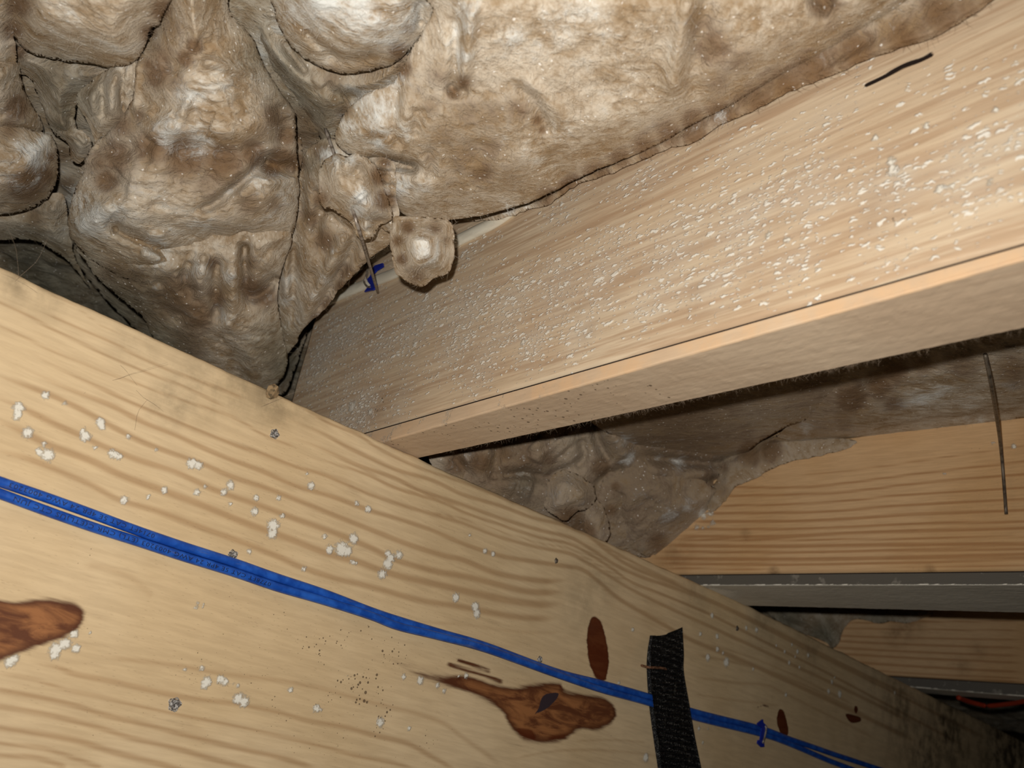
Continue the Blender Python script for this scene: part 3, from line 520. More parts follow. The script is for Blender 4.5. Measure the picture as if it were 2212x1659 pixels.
def clump(name, poly, pl, T, R, mat, label, cat='insulation', creases=(), amp=1.0, step=3.2, back=.03, seed=0, strands=60, group=None, rag=3.0, parent=None, part=False):
    poly = catmull(poly, 5, True)
    # ragged outline
    nn = len(poly); q = np.stack([poly[:, 0]*.001, poly[:, 1]*.001, np.full(nn, seed*.37)], -1)
    poly = poly+rag*np.stack([fbm(q, 60, 3, 3), fbm(q, 60, 3, 9)], -1)*1.6
    x0, y0 = poly.min(0)-step; x1, y1 = poly.max(0)+step
    xs = np.arange(x0, x1+step, step); ys = np.arange(y0, y1+step, step); X, Y = np.meshgrid(xs, ys, indexing='ij')
    cl = np.vstack([poly, poly[:1]]); d, nx, ny = seg_dist(X, Y, cl); ins = inside(X, Y, poly); d = np.where(ins, d, -d)
    snap = (np.abs(d) < .6*step) | ((d < 0) & (d > -1.5*step))
    XX = np.where(snap, nx, X); YY = np.where(snap, ny, Y); dd = np.where(snap, 0, d)
    T = T*(.62 if T < .045 else .82)
    R = min(R, .72*float(dd.max()))
    plf = plane3(*pl); t0 = plf(XX, YY)
    pq = np.clip(dd/(R*1.15), 0, 1); sh = .42 if R >= 50 else .15; prof = sh*np.sqrt(np.clip(1-(1-pq)**2, 0, 1))+(1-sh)*sstep(0, 1, pq)
    W3 = ray(XX, YY)*t0[..., None]
    nz = .55*fbm(W3, 22, 3, seed+1)+.0
    bil = np.abs(fbm(W3, 34, 3, seed+5))
    al = math.radians({'glass_wool_fibres_down': 82, 'glass_wool_fibres_across': 8, 'glass_wool_fibres_slanting': 125}.get(mat.name, 45))
    La = math.cos(al)*ccx+math.sin(al)*ccy; Wn = W3+.02*np.stack([fbm(W3, 18, 2, seed+k_) for k_ in (21, 22, 23)], -1)
    Ws = Wn-.68*(Wn@La)[..., None]*La
    fold = fbm(Ws, 60, 3, seed+6)
    h = T*prof*(1+.35*nz) + amp*prof*(.008*fbm(W3, 26, 2, seed+2)-.004*bil+.0032*fold-.0050*(np.abs(fbm(Wn, 62, 2, seed+31))-.2)-.0026*(np.abs(fbm(W3, 150, 2, seed+32))-.2)+.0012*fbm(Wn, 110, 4, seed+3)+.0008*fbm(Ws, 260, 3, seed+4))
    for c in creases:                        # (points, width px, depth m)   depth>0 carves, <0 raises; optional 4th: step
        L = catmull(c[0], 6); cd, cnx, cny = seg_dist(XX, YY, L)
        tt = np.hypot(cnx-L[0, 0], cny-L[0, 1])/(np.hypot(*(L[-1]-L[0]))+1e-6); e = np.clip(np.minimum(tt, 1-tt)*6+.25, 0, 1)
        h = h-c[2]*1.25*np.exp(-(cd/(c[1]*1.45))**2)*e
    tf = t0-h; tb = t0+back*np.sqrt(np.clip(prof, 0, 1))*.9
    valid = ins | snap
    fr = -np.ones(X.shape, int); k = valid.sum(); fr[valid] = np.arange(k)
    Pf = (ray(XX, YY)*tf[..., None])[valid]; bdry = dd[valid] <= 0
    Pb = (ray(XX, YY)*tb[..., None])[valid]
    bidx = np.where(bdry, np.arange(k), -1); free = ~bdry; bidx[free] = k+np.arange(free.sum())
    quads = []; a, b, c_, e_ = fr[:-1, :-1], fr[1:, :-1], fr[1:, 1:], fr[:-1, 1:]
    inn = (ins[:-1, :-1] | ins[1:, :-1] | ins[1:, 1:] | ins[:-1, 1:])
    ok = (a >= 0) & (b >= 0) & (c_ >= 0) & (e_ >= 0) & inn
    Q = np.stack([a[ok], b[ok], c_[ok], e_[ok]], -1); QB = bidx[Q][:, ::-1]
    faces = Q.tolist()+[qq for qq in QB.tolist()]
    Vt = np.vstack([Pf, Pb[free]]); PXv = XX[valid]; PYv = YY[valid]
    at = {}
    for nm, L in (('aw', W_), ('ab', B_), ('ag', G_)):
        s_ = stain_shade(PXv, PYv, L)*(1.15 if nm == 'ab' else .7 if nm == 'aw' else 1); at[nm] = np.concatenate([s_, s_[free]])
    used = np.zeros(len(Vt), bool); used[np.array(faces).ravel()] = True
    rm = np.cumsum(used)-1; Vt = Vt[used]; faces = rm[np.array(faces)].tolist(); at = {k_: v_[used] for k_, v_ in at.items()}
    faces = [list(dict.fromkeys(q_)) for q_ in faces]; faces = [q_ for q_ in faces if len(q_) > 2]
    o = mesh_obj(name, Vt, faces, mat, parent, at)
    o.data.validate()
    if not part: tag(o, label, cat, group)
    if strands:
        cand = np.where(dd[valid] > step*.4)[0]; kk = int(len(cand)*(step*step)/(34. if strands > 50 else 44.))
        idx = rng.choice(cand, kk); Pj = Pf[idx]; toc = Pj/np.linalg.norm(Pj, axis=1)[:, None]
        jit_ = rng.normal(size=Pj.shape)*.0006; jit_ -= toc*(jit_*toc).sum(1)[:, None]
        fuzz_coat(o, Pj+jit_, mat, {k_: stain_shade(PXv[idx], PYv[idx], L) for k_, L in (('aw', W_), ('ab', B_), ('ag', G_))}, La)
    return o
def add_strands(parent, P, l0, l1, mat, rad=.00006, name='loose_fibres', lift=.0012, grav=0, along=None):
    V = []; Fc = []; toc = -P/np.linalg.norm(P, axis=1)[:, None]
    for p, c in zip(P, toc):
        d = rng.normal(size=3)*(1 if along is None else .55)+(0 if along is None else along*rng.choice([-1, 1])); d -= c*(d@c); d /= np.linalg.norm(d)+1e-9; L = rng.uniform(l0, l1); bend = rng.normal(size=3)*.5
        pts = [p+c*(-.001)]
        for k in range(1, 7):
            d = d+bend*.18+rng.normal(size=3)*.10; d[2] -= grav; d /= np.linalg.norm(d)
            pts.append(pts[-1]+d*L/6+c*(lift*math.sin(math.pi*k/6)*.6+(.0006 if k < 3 else 0)))
        base = len(V)
        for i, q in enumerate(pts):
            r = rad*(1-.6*i/6)*rng.uniform(.8, 1.3); s = np.cross(d, c); s /= np.linalg.norm(s)+1e-9; u = np.cross(s, d)
            for a in (0, 2.094, 4.189): V.append(q+r*(math.cos(a)*s+math.sin(a)*u))
        for i in range(6):
            for a in range(3): Fc.append((base+i*3+a, base+i*3+(a+1) % 3, base+(i+1)*3+(a+1) % 3, base+(i+1)*3+a))
    o = mesh_obj(name, np.array(V), Fc, mat, parent); o['kind'] = 'stuff'; return o
def fuzz_coat(parent, P, mat, att, along, l0=.0015, l1=.0065, rad=.00007):
    """short tangled fibre ends standing off the wool, coloured like the wool beneath."""
    m = len(P); toc = -P/np.linalg.norm(P, axis=1)[:, None]; nP = 5
    d = rng.normal(size=(m, 3))*.7+along*rng.choice([-1, 1], m)[:, None]*.9; d -= toc*(d*toc).sum(1)[:, None]; d /= np.linalg.norm(d, axis=1)[:, None]+1e-9
    L = rng.uniform(l0, l1, m)[:, None]; bend = rng.normal(size=(m, 3))*.35; p = P-toc*.0006; rings = []; lift = rng.uniform(.1, .5, m)[:, None]
    for k in range(nP):
        s_ = np.cross(d, toc); s_ /= np.linalg.norm(s_, axis=1)[:, None]+1e-9; u_ = np.cross(s_, d); r = rad*(1.2-.2*k)
        for a in (0, 2.094, 4.189): rings.append(p+r*(math.cos(a)*s_+math.sin(a)*u_))
        d = d+bend*.5+toc*(lift*.5-.22*k*lift)+rng.normal(size=(m, 3))*.12; d /= np.linalg.norm(d, axis=1)[:, None]; p = p+d*L/(nP-1)
    V = np.stack(rings, 1).reshape(-1, 3); base = np.arange(m)[:, None]*(nP*3); F_ = []
    for i in range(nP-1):
        for a in range(3): F_.append(base+np.array([i*3+a, i*3+(a+1) % 3, (i+1)*3+(a+1) % 3, (i+1)*3+a]))
    me = bpy.data.meshes.new('loose_fibres'); F_ = np.stack(F_, 1).reshape(-1, 4); c = np.array(parent.location)
    me.vertices.add(len(V)); me.vertices.foreach_set('co', (V-c).astype(np.float32).ravel()); me.loops.add(F_.size); me.loops.foreach_set('vertex_index', F_.astype(np.int32).ravel())
    me.polygons.add(len(F_)); me.polygons.foreach_set('loop_start', np.arange(0, F_.size, 4, dtype=np.int32)); me.update(calc_edges=True)
    for k_, a_ in att.items():
        at = me.attributes.new(k_, 'FLOAT', 'POINT'); at.data.foreach_set('value', np.repeat(a_, nP*3).astype(np.float32))
    me.polygons.foreach_set('use_smooth', [True]*len(me.polygons)); me.materials.append(mat)
    o = bpy.data.objects.new('loose_fibres', me); sc.collection.objects.link(o); o.parent = parent; o['kind'] = 'stuff'; return o
# ---- thick wool filling each bay up against the subfloor
def bay(x0f, x1f, y0, y1, z, label, seed, mat, ag=0., zfun=None):
    yy = np.arange(y0, y1, .006); ww = np.linspace(0, 1, int(abs(x1f(.3)-x0f(.3))/.006)+2); Yg, Wg = np.meshgrid(yy, ww, indexing='ij')
    Xg = x0f(Yg)+(x1f(Yg)-x0f(Yg))*Wg; Z = np.full(Xg.shape, z); P = np.stack([Xg, Yg, Z], -1)
    P[..., 2] += .012*fbm(P, 14, 3, seed)-.010*np.abs(fbm(P, 28, 2, seed+3))+.003*fbm(P, 90, 3, seed+6)+(zfun(Xg, Yg) if zfun is not None else 0)
    nu, nv = Xg.shape; T2 = P.copy(); T2[..., 2] = .440
    idx = np.arange(nu*nv).reshape(nu, nv); q = np.stack([idx[:-1, :-1], idx[1:, :-1], idx[1:, 1:], idx[:-1, 1:]], -1).reshape(-1, 4)
    N0 = nu*nv; fc = q[:, ::-1].tolist()+(q+N0).tolist()
    loop = idx[:, 0].tolist()+idx[-1, 1:].tolist()+idx[:-1, -1][::-1].tolist()+idx[0, 1:-1][::-1].tolist()
    for i in range(len(loop)): a, b = loop[i], loop[(i+1) % len(loop)]; fc.append((a, b, b+N0, a+N0))
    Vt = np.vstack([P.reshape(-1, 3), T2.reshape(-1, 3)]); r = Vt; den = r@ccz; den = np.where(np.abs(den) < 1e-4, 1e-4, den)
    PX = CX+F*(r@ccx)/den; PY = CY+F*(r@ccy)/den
    at = {nm: stain_shade(PX, PY, L) for nm, L in (('aw', W_), ('ab', B_), ('ag', G_))}; at['ag'] = np.maximum(at['ag'], ag)
    return tag(mesh_obj('insulation_batt', Vt, fc, mat, None, at), label, 'insulation', None)
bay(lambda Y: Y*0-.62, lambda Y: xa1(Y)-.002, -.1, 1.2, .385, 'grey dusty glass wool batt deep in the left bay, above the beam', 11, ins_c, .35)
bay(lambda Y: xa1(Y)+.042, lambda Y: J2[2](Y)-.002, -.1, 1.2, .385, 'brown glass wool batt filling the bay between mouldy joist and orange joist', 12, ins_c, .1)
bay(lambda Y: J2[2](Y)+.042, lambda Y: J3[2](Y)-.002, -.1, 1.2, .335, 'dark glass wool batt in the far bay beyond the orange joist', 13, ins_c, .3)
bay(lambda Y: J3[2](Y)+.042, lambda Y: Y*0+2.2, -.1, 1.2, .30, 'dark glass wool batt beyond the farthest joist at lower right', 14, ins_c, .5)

PL = lambda *a: a
# ---- left bay, back to front
clump('insulation_clump', [(-70,430),(50,445),(110,418),(140,425),(150,500),(165,560),(190,615),(150,568),(100,532),(60,517),(-70,512)], PL((0,480,.72),(150,480,.72),(100,560,.76)), .025, 40, ins_c, 'pinkish tan ragged wool tuft at the left edge, just above the dark grey sheet', seed=1, strands=20)
clump('insulation_clump', [(-70,265),(30,272),(90,285),(117,300),(126,350),(121,392),(102,428),(60,452),(0,463),(-70,465)], PL((0,300,.60),(120,300,.62),(60,450,.66)), .05, 70, ins_c, 'rounded lump at the left edge, pale grey on top and dark brown below', seed=2, strands=30, creases=[([(0,450),(15,440),(18,434)],6,.004)])
clump('insulation_clump', [(35,100),(120,110),(230,130),(300,118),(290,160),(215,190),(172,215),(160,250),(166,280),(150,296),(128,296),(112,284),(95,240),(77,195),(60,165),(30,150)], PL((60,130,.60),(280,130,.56),(140,290,.64)), .04, 50, ins_c, 'greenish grey wool pouch hanging under the cream lobe at upper left', seed=5, strands=30, creases=[([(95,235),(120,262),(150,268)],7,-.006)])
clump('insulation_clump', [(-70,125),(28,130),(45,160),(54,200),(82,245),(95,282),(60,300),(-70,300)], PL((0,140,.56),(80,200,.60),(0,290,.62)), .045, 50, ins_c, 'brown wool lump at the left edge below the top left corner', seed=3, strands=20, creases=[([(-10,150),(20,142),(35,136)],4,-.004)])
clump('insulation_clump', [(-70,-70),(30,-70),(38,20),(30,70),(36,130),(20,160),(-70,150)], PL((0,-40,.50),(30,60,.53),(0,140,.57)), .04, 40, ins_c, 'reddish brown wool in the top left corner', seed=4, strands=15)
clump('insulation_clump', [(15,-70),(14,30),(28,75),(52,104),(85,120),(135,130),(200,138),(232,144),(272,141),(302,120),(317,90),(326,60),(350,40),(362,-70)], PL((50,-40,.50),(320,-40,.47),(180,130,.54)), .055, 95, ins_b, 'smooth cream rounded lobe at upper left', seed=6, strands=70, amp=.6)
clump('insulation_clump', [(118,285),(160,275),(196,300),(192,332),(172,352),(152,345),(146,310)], PL((120,290,.64),(190,290,.62),(160,350,.66)), .018, 30, ins_c, 'small tan tuft between the grey left lump and the large brown mass', seed=7, strands=8)
clump('insulation_clump', [(150,-70),(500,-70),(506,20),(548,76),(568,130),(600,178),(640,235),(655,330),(660,450),(640,520),(610,640),(640,720),(600,790),(548,868),(470,830),(360,790),(300,720),(230,650),(150,540),(170,420),(150,200)], PL((300,0,.60),(600,100,.60),(450,700,.86)), .02, 60, ins_c, 'flat brown wool sheet behind the large central mass', seed=8, strands=0, amp=.6, step=6)
clump('insulation_clump', [(168,520),(192,577),(228,617),(272,652),(312,692),(334,735),(400,778),(470,818),(540,858),(598,830),(622,780),(608,700),(600,640),(610,580),(630,505),(560,470),(400,480),(280,500)], PL((200,560,.66),(620,540,.66),(450,800,.80)), .05, 80, ins_a, 'dark brown ridged drape of wool hanging down to the beam, below the central mass', seed=9, strands=90, amp=1.2,
   creases=[([(415,560),(400,600),(420,640)],10,.012),([(440,545),(435,590),(428,625)],12,-.010),([(470,555),(465,620),(470,690)],10,.012),([(500,570),(505,640),(490,720)],15,-.014),([(530,520),(528,560),(530,600),(524,640)],9,.022),([(524,640),(550,640),(580,620),(600,590)],10,.020),([(570,560),(590,575),(600,600)],16,-.010),([(330,600),(350,650),(400,700)],14,.010),([(470,720),(500,770),(530,830)],14,.008),([(320,612),(335,620),(340,640)],8,-.008),([(250,590),(320,610),(380,600)],9,.006)])
clump('insulation_clump', [(350,-70),(337,50),(312,102),(292,150),(286,214),(252,262),(232,287),(202,312),(186,342),(176,382),(164,402),(150,450),(147,492),(166,532),(204,566),(262,598),(325,606),(375,590),(425,560),(470,552),(520,541),(548,544),(600,526),(630,506),(642,470),(646,400),(642,330),(640,290),(636,240),(602,192),(566,130),(544,78),(494,20),(488,-70)], PL((400,-40,.50),(600,240,.57),(350,580,.66)), .07, 110, ins_b, 'large brown and cream bulging mass of wool in the upper left centre', seed=10, strands=320, amp=1.25,
   creases=[([(600,335),(570,350),(545,372),(500,410),(460,440),(415,458)],9,.016),([(640,365),(610,362),(580,358),(565,352)],14,.022),([(228,478),(260,500),(300,518),(340,538),(372,548),(420,552)],9,.014),([(235,470),(250,480),(262,488)],14,.012),([(420,85),(440,108),(400,130),(350,150)],16,.010),([(296,130),(293,180),(288,235)],6,-.006),([(288,235),(310,240),(330,246)],6,-.005),
            ([(345,0),(330,60),(310,110)],14,.010),([(430,130),(500,148),(560,165)],8,-.004),([(395,185),(450,190),(510,175)],6,-.005),([(408,210),(395,240),(390,255)],9,-.006),([(380,265),(340,280),(320,300)],14,-.008),([(450,275),(480,290),(470,310)],22,-.012),([(360,330),(440,320),(520,330),(580,300)],18,.012),([(200,310),(250,330),(300,310)],14,.010),([(330,300),(310,330),(330,350)],10,.006),
            ([(260,370),(240,390),(280,400)],16,.010),([(160,500),(200,480),(240,440)],20,-.008),([(300,545),(340,560),(390,565)],14,-.010),([(320,510),(345,508),(352,516)],7,-.006),([(420,470),(500,480),(560,470)],14,-.006),([(570,400),(600,390),(640,385)],9,-.008),([(560,430),(600,420),(635,440)],10,-.006),([(450,500),(470,520),(460,540)],10,.006),([(520,500),(528,520),(525,540)],8,.012),([(600,220),(610,270),(605,320)],14,.010)])
clump('insulation_clump', [(192,178),(215,160),(290,124),(297,160),(290,210),(292,240),(322,236),(302,262),(244,292),(216,296),(208,318),(202,296),(188,262),(176,242),(164,220),(168,200)], PL((190,180,.555),(290,130,.54),(230,290,.575)), .03, 34, ins_a, 'small pleated tan fold tucked against the left side of the large mass', seed=11, strands=30,
   creases=[([(250,150),(242,200),(240,250)],8,-.008),([(268,150),(262,200),(268,250)],5,.008),([(225,180),(220,230),(225,260)],6,.006),([(205,190),(200,220),(205,250)],6,-.006),([(290,128),(292,150),(288,200)],4,-.006)])
# ---- middle top
clump('insulation_clump', [(484,-70),(524,-70),(534,0),(552,24),(592,28),(606,60),(650,108),(720,140),(800,150),(872,100),(880,130),(862,170),(828,196),(770,224),(738,252),(722,300),(700,310),(676,270),(640,236),(610,196),(588,168),(562,132),(540,78),(492,22)], PL((500,0,.56),(860,140,.53),(700,290,.64)), .035, 50, ins_a, 'smooth grey wool sheet folded down between the brown mass and the cream batt', seed=12, strands=60, amp=.7,
   creases=[([(612,90),(640,130),(665,160)],6,.008),([(560,70),(600,120),(650,180)],10,-.005),([(700,180),(720,200),(745,195)],10,.010),([(740,215),(760,205),(780,215)],12,.012),([(640,40),(580,30),(545,30)],5,-.004)])
clump('insulation_clump', [(594,-70),(593,20),(602,58),(624,94),(650,118),(694,146),(745,158),(800,152),(846,140),(874,118),(900,90),(920,60),(934,30),(944,-70)], PL((600,-40,.49),(930,-40,.46),(740,150,.53)), .05, 90, ins_b, 'white fluffy rounded lobe at the top, left of the cream batt', seed=13, strands=120, amp=.8,
   creases=[([(660,60),(680,90),(710,110),(730,125)],7,.007),([(905,0),(910,40),(900,60)],8,.010),([(690,120),(750,130),(820,120)],10,.006)])
# ---- wool above the joist end: flap, plug, tuft
clump('insulation_clump', [(660,330),(700,300),(740,300),(800,340),(850,380),(852,440),(860,496),(836,530),(802,555),(782,574),(762,598),(738,619),(722,641),(696,672),(668,697),(648,720),(636,744),(604,782),(566,826),(534,858),(512,846),(540,800),(580,740),(600,690),(598,640),(604,590),(620,530),(640,480),(642,400)], PL((700,340,.60),(840,480,.62),(560,820,.84)), .03, 60, ins_a, 'long streaky wool flap hanging from the support wire down to the joist end', seed=14, strands=120, amp=.9,
   creases=[([(750,490),(735,530),(705,590),(665,670),(640,720)],9,-.010),([(766,500),(755,550),(720,610),(680,680)],8,.010),([(622,505),(618,580),(620,650)],6,-.010),([(640,520),(634,600),(640,690)],9,.008),([(680,400),(690,450),(680,520)],9,.012),([(655,350),(650,420),(655,480)],10,.012),([(700,380),(715,430)],8,-.006),([(790,545),(760,590),(735,625)],8,-.006),([(690,450),(720,470),(760,505)],9,.010)])
clump('insulation_clump', [(790,335),(850,350),(856,420),(862,470),(856,500),(836,500),(810,470),(806,400)], PL((800,340,.57),(850,420,.575),(840,500,.60)), .016, 25, ins_c, 'wrinkled brown wool strip between the wire plug and the curled batt edge', seed=15, strands=15,
   creases=[([(812,370),(850,372)],4,.006),([(815,400),(852,402)],4,.006),([(818,430),(855,428)],4,.005),([(825,455),(855,450)],4,.005)])
clump('insulation_clump', [(702,344),(724,332),(752,336),(772,332),(800,346),(822,376),(832,412),(846,450),(846,474),(820,488),(806,512),(788,518),(770,508),(762,486),(738,466),(712,450),(694,444),(688,404),(692,366)], PL((700,350,.555),(830,360,.555),(790,515,.58)), .045, 60, ins_c, 'knobbly wool plug with a white centre, pierced by the thin steel wire', seed=16, strands=80, amp=1.1,
   creases=[([(770,425),(778,435)],22,-.008),([(720,350),(735,345)],9,-.007),([(745,348),(755,352)],8,-.006),([(770,360),(780,368)],8,-.006),([(755,480),(800,475),(835,480)],6,.006),([(770,500),(800,498)],4,.005)])
clump('insulation_clump', [(850,470),(880,466),(940,470),(972,478),(982,520),(977,572),(966,592),(938,600),(912,618),(884,610),(856,590),(846,552),(842,512)], PL((850,480,.555),(975,480,.555),(910,610,.575)), .052, 62, ins_a, 'small rounded tan tuft with a white middle resting on top of the mouldy joist face', seed=17, strands=60, amp=.6,
   creases=[([(905,510),(912,550),(918,580)],20,-.008)])
# ---- big cream batt and the brown layer beneath its edge
tJ = lambda x, y, off=0: float(meet1(x, y)[1])-off
clump('insulation_batt', [(1090,452),(1160,428),(1240,385),(1330,340),(1450,280),(1560,215),(1700,130),(1820,50),(1900,-70),(2215,-70),(2160,-15),(2085,42),(2005,84),(1905,116),(1812,156),(1742,184),(1690,205),(1630,238),(1572,262),(1500,306),(1450,318),(1370,352),(1300,382),(1240,402),(1190,440),(1140,452),(1096,470),(1040,476),(1000,474)], PL((1100,450,tJ(1100,450,.012)),(1600,240,tJ(1600,240,.008)),(2100,20,tJ(2100,20,.006))), .012, 14, ins_c, 'brown lower layer of the cream batt, wedged along the mouldy joist', seed=18, strands=120, amp=.35, back=.01, rag=4,
   creases=[([(1700,190),(1800,130),(1900,70)],10,.004)])
clump('insulation_batt', [(955,-70),(936,20),(908,76),(884,112),(866,150),(846,180),(804,196),(770,218),(742,248),(726,282),(728,312),(758,334),(798,350),(830,356),(828,380),(832,412),(850,442),(876,465),(920,476),(984,474),(1050,463),(1120,444),(1164,428),(1240,390),(1300,362),(1372,334),(1450,296),(1500,268),(1560,238),(1622,204),(1700,158),(1800,108),(1880,58),(1962,0),(2010,-70)], PL((800,280,.535),(1450,300,tJ(1450,300,.016)),(1400,-40,.43)), .042, 85, ins_a, 'broad cream glass wool batt with a curled left end, filling the top centre', seed=19, strands=420, amp=.45, rag=2.5,
   creases=[([(790,350),(850,353),(905,364)],8,.030),([(800,345),(850,346),(890,350)],5,-.004),([(830,300),(845,320),(870,335)],14,-.008),([(860,400),(870,430),(890,450)],16,-.006),([(925,320),(932,360),(925,390)],8,.006),([(905,380),(910,420),(925,450)],18,-.005),([(1022,0),(1012,80),(1003,150),(998,178)],11,-.008),([(985,30),(985,120),(980,190)],10,.008),([(970,180),(985,198),(1010,190)],9,.010),([(1110,180),(1150,212),(1172,250),(1190,290)],9,.006),([(1130,170),(1180,215),(1230,270)],12,-.005),([(860,190),(850,260),(860,330)],9,.004),([(900,120),(880,200),(880,280)],12,-.004),
            ([(1500,-20),(1478,60),(1462,140),(1452,210)],16,-.010),([(1530,-20),(1510,60),(1500,140),(1490,210)],20,.008),([(1760,-20),(1785,10),(1800,20)],18,.014),([(1040,300),(1030,360),(1045,400)],25,.005),([(900,230),(895,300)],10,.004),([(960,300),(980,380),(970,430)],12,.004),([(1180,330),(1210,380),(1240,400)],20,.004)])
# ---- bay between the joists
t2 = lambda x, y, off=0.01: float(meet2(x, y)[1])-off
clump('insulation_clump', [(925,985),(1010,955),(1150,925),(1300,890),(1400,870),(1560,900),(1640,960),(1610,1020),(1570,1060),(1540,1104),(1524,1122),(1482,1158),(1432,1188),(1395,1204),(1330,1190),(1200,1130),(1000,1060)], PL((1000,980,.78),(1560,1000,t2(1560,1000)),(1400,1190,t2(1400,1190))), .02, 40, ins_c, 'torn brown wool hanging between the joists down to the top of the beam', rag=3, seed=21, strands=160, amp=.9, creases=[([(975,985),(1000,1010),(1020,1040)],9,.010),([(1005,975),(1012,1000)],9,-.008),([(1080,960),(1070,1000),(1062,1040)],9,.012),([(1075,1028),(1130,1022),(1190,1035)],8,.012),([(1150,955),(1165,975),(1155,1000)],16,-.014),([(1120,1050),(1150,1060)],18,-.008),([(1255,945),(1262,985),(1240,1010)],8,.012),([(1240,1010),(1200,1020),(1185,1040)],7,.010),([(1310,925),(1335,955),(1352,990)],12,-.014),([(1285,905),(1290,950),(1320,1000)],8,.014),([(1350,1010),(1300,1035),(1290,1060)],8,.012),([(1380,985),(1440,992),(1540,1002),(1590,985)],8,.014),([(1400,1012),(1470,1028),(1540,1016)],14,-.010),([(1400,1050),(1480,1052),(1560,1030)],8,.010),([(1200,950),(1220,975)],18,-.010)])
clump('insulation_clump', [(1185,1035),(1215,1015),(1250,1025),(1285,1055),(1280,1090),(1240,1110),(1220,1125),(1180,1100),(1178,1070)], PL((1190,1040,.815),(1280,1040,.83),(1220,1120,.82)), .04, 52, ins_c, 'fluffy whitish puff just above the beam, centre right', rag=4, seed=25, strands=30, amp=1.0)
clump('insulation_clump', [(1265,1090),(1290,1080),(1310,1110),(1318,1150),(1300,1180),(1270,1160),(1262,1130)], PL((1265,1090,.835),(1315,1100,.845),(1290,1180,.85)), .02, 25, ins_c, 'narrow pale tuft standing on the beam edge beside the whitish puff', rag=4, seed=26, strands=30, amp=1.0)
clump('insulation_clump', [(1300,1035),(1340,1015),(1400,1010),(1480,1020),(1540,1050),(1552,1080),(1526,1118),(1482,1156),(1434,1188),(1396,1200),(1350,1180),(1316,1150),(1296,1090)], PL((1300,1040,.86),(1540,1060,t2(1540,1060,.012)),(1396,1196,t2(1396,1196,.012))), .035, 60, ins_c, 'large tan wool lobe draped against the orange joist, its edge running down to the beam', rag=6, seed=27, strands=160, amp=1.1,
   creases=[([(1340,1060),(1330,1100),(1345,1150)],12,.010),([(1400,1040),(1440,1080),(1480,1090)],14,-.006),([(1420,1110),(1460,1110),(1500,1090)],12,-.006)])
clump('insulation_batt', [(1270,895),(1420,855),(1600,810),(1760,775),(1900,738),(2010,716),(1980,770),(1930,790),(1870,820),(1832,852),(1790,880),(1742,905),(1682,930),(1642,955),(1600,986),(1540,1002),(1440,988),(1380,972),(1330,945)], PL((1300,930,.80),(1600,980,t2(1600,980,.014)),(1900,760,.64)), .02, 60, ins_b, 'long smooth brown wool sheet in shadow directly under the first joist', seed=31, strands=100, amp=.45)
clump('insulation_batt', [(1850,780),(1990,745),(2120,700),(2300,640),(2300,885),(2212,904),(2150,914),(2060,924),(1960,940),(1880,955),(1800,962),(1760,958),(1640,992),(1620,975),(1700,925),(1790,840)], PL((1760,950,t2(1760,950,.006)),(2200,900,t2(2200,900,.006)),(2100,740,.60)), .016, 35, ins_b, 'tan and white wool batt above the orange joist at the right edge', seed=32, strands=140, amp=.6, rag=4,
   creases=[([(1850,850),(1900,820),(1960,800),(2040,790)],10,.008),([(1800,930),(1900,925),(2050,905),(2212,890)],6,.004),([(1850,890),(1880,850)],8,.005)])
clump('insulation_clump', [(1550,1030),(1572,985),(1640,955),(1690,935),(1760,945),(1850,950),(1830,968),(1780,982),(1740,990),(1700,998),(1664,1014),(1630,1034),(1594,1048),(1566,1080),(1546,1100),(1528,1105),(1530,1070)], PL((1600,1000,t2(1600,1000,.012)),(1780,960,t2(1780,960,.008)),(1560,1070,t2(1560,1070,.008))), .012, 20, ins_c, 'crumpled dark brown wool edge pressed against the upper side of the orange joist', seed=33, strands=60, amp=1.0, rag=4)
# ---- far bay
t3 = lambda x, y, off=0.01: float(meet3(x, y)[1])-off
clump('insulation_clump', [(1630,1290),(1760,1300),(1900,1312),(2010,1322),(1990,1336),(1960,1346),(1930,1342),(1900,1346),(1850,1336),(1825,1356),(1812,1388),(1796,1400),(1780,1385),(1720,1362),(1680,1340)], PL((1700,1330,t3(1700,1330,.03)),(1960,1330,t3(1960,1330,.006)),(1800,1390,t3(1800,1390,.008))), .02, 25, ins_c, 'dark ragged wool remnant over the far joist, below the grey strip', seed=34, strands=40)

# ================================================================== THINGS ON THE BEAM AND JOISTS
def tube(name, pts, r, mat, parent=None, seg=14, sub=6, flat=1.0, flat_axis=None, caps=True):
    P = catmull(pts, sub) if sub > 1 else np.asarray(pts, float)
    V = []; T = np.gradient(P, axis=0); T /= np.linalg.norm(T, axis=1)[:, None]; ref = np.array([0, -1., 0]) if flat_axis is None else np.array(flat_axis, float)
    rr = np.full(len(P), r) if np.isscalar(r) else np.interp(np.linspace(0, 1, len(P)), np.linspace(0, 1, len(r)), r)
    for p, t, q in zip(P, T, rr):
        a = ref-t*(ref@t); a /= np.linalg.norm(a)+1e-9; b = np.cross(t, a)
        for k in range(seg):
            an = 2*math.pi*k/seg; V.append(p+q*(math.cos(an)*a*flat+math.sin(an)*b))
    Fc = []; m = len(P)
    for i in range(m-1):
        for k in range(seg): Fc.append((i*seg+k, i*seg+(k+1) % seg, (i+1)*seg+(k+1) % seg, (i+1)*seg+k))
    Fc.append(tuple(range(seg))[::-1]); Fc.append(tuple((m-1)*seg+k for k in range(seg)))
    return mesh_obj(name, np.array(V), Fc, mat, parent), P
n = N('blue_cable_jacket')
bc = n.mix(n.mr(n.noise(n.obj, 120, 4, .6), .35, .7), lin(26, 76, 168), lin(44, 102, 200))
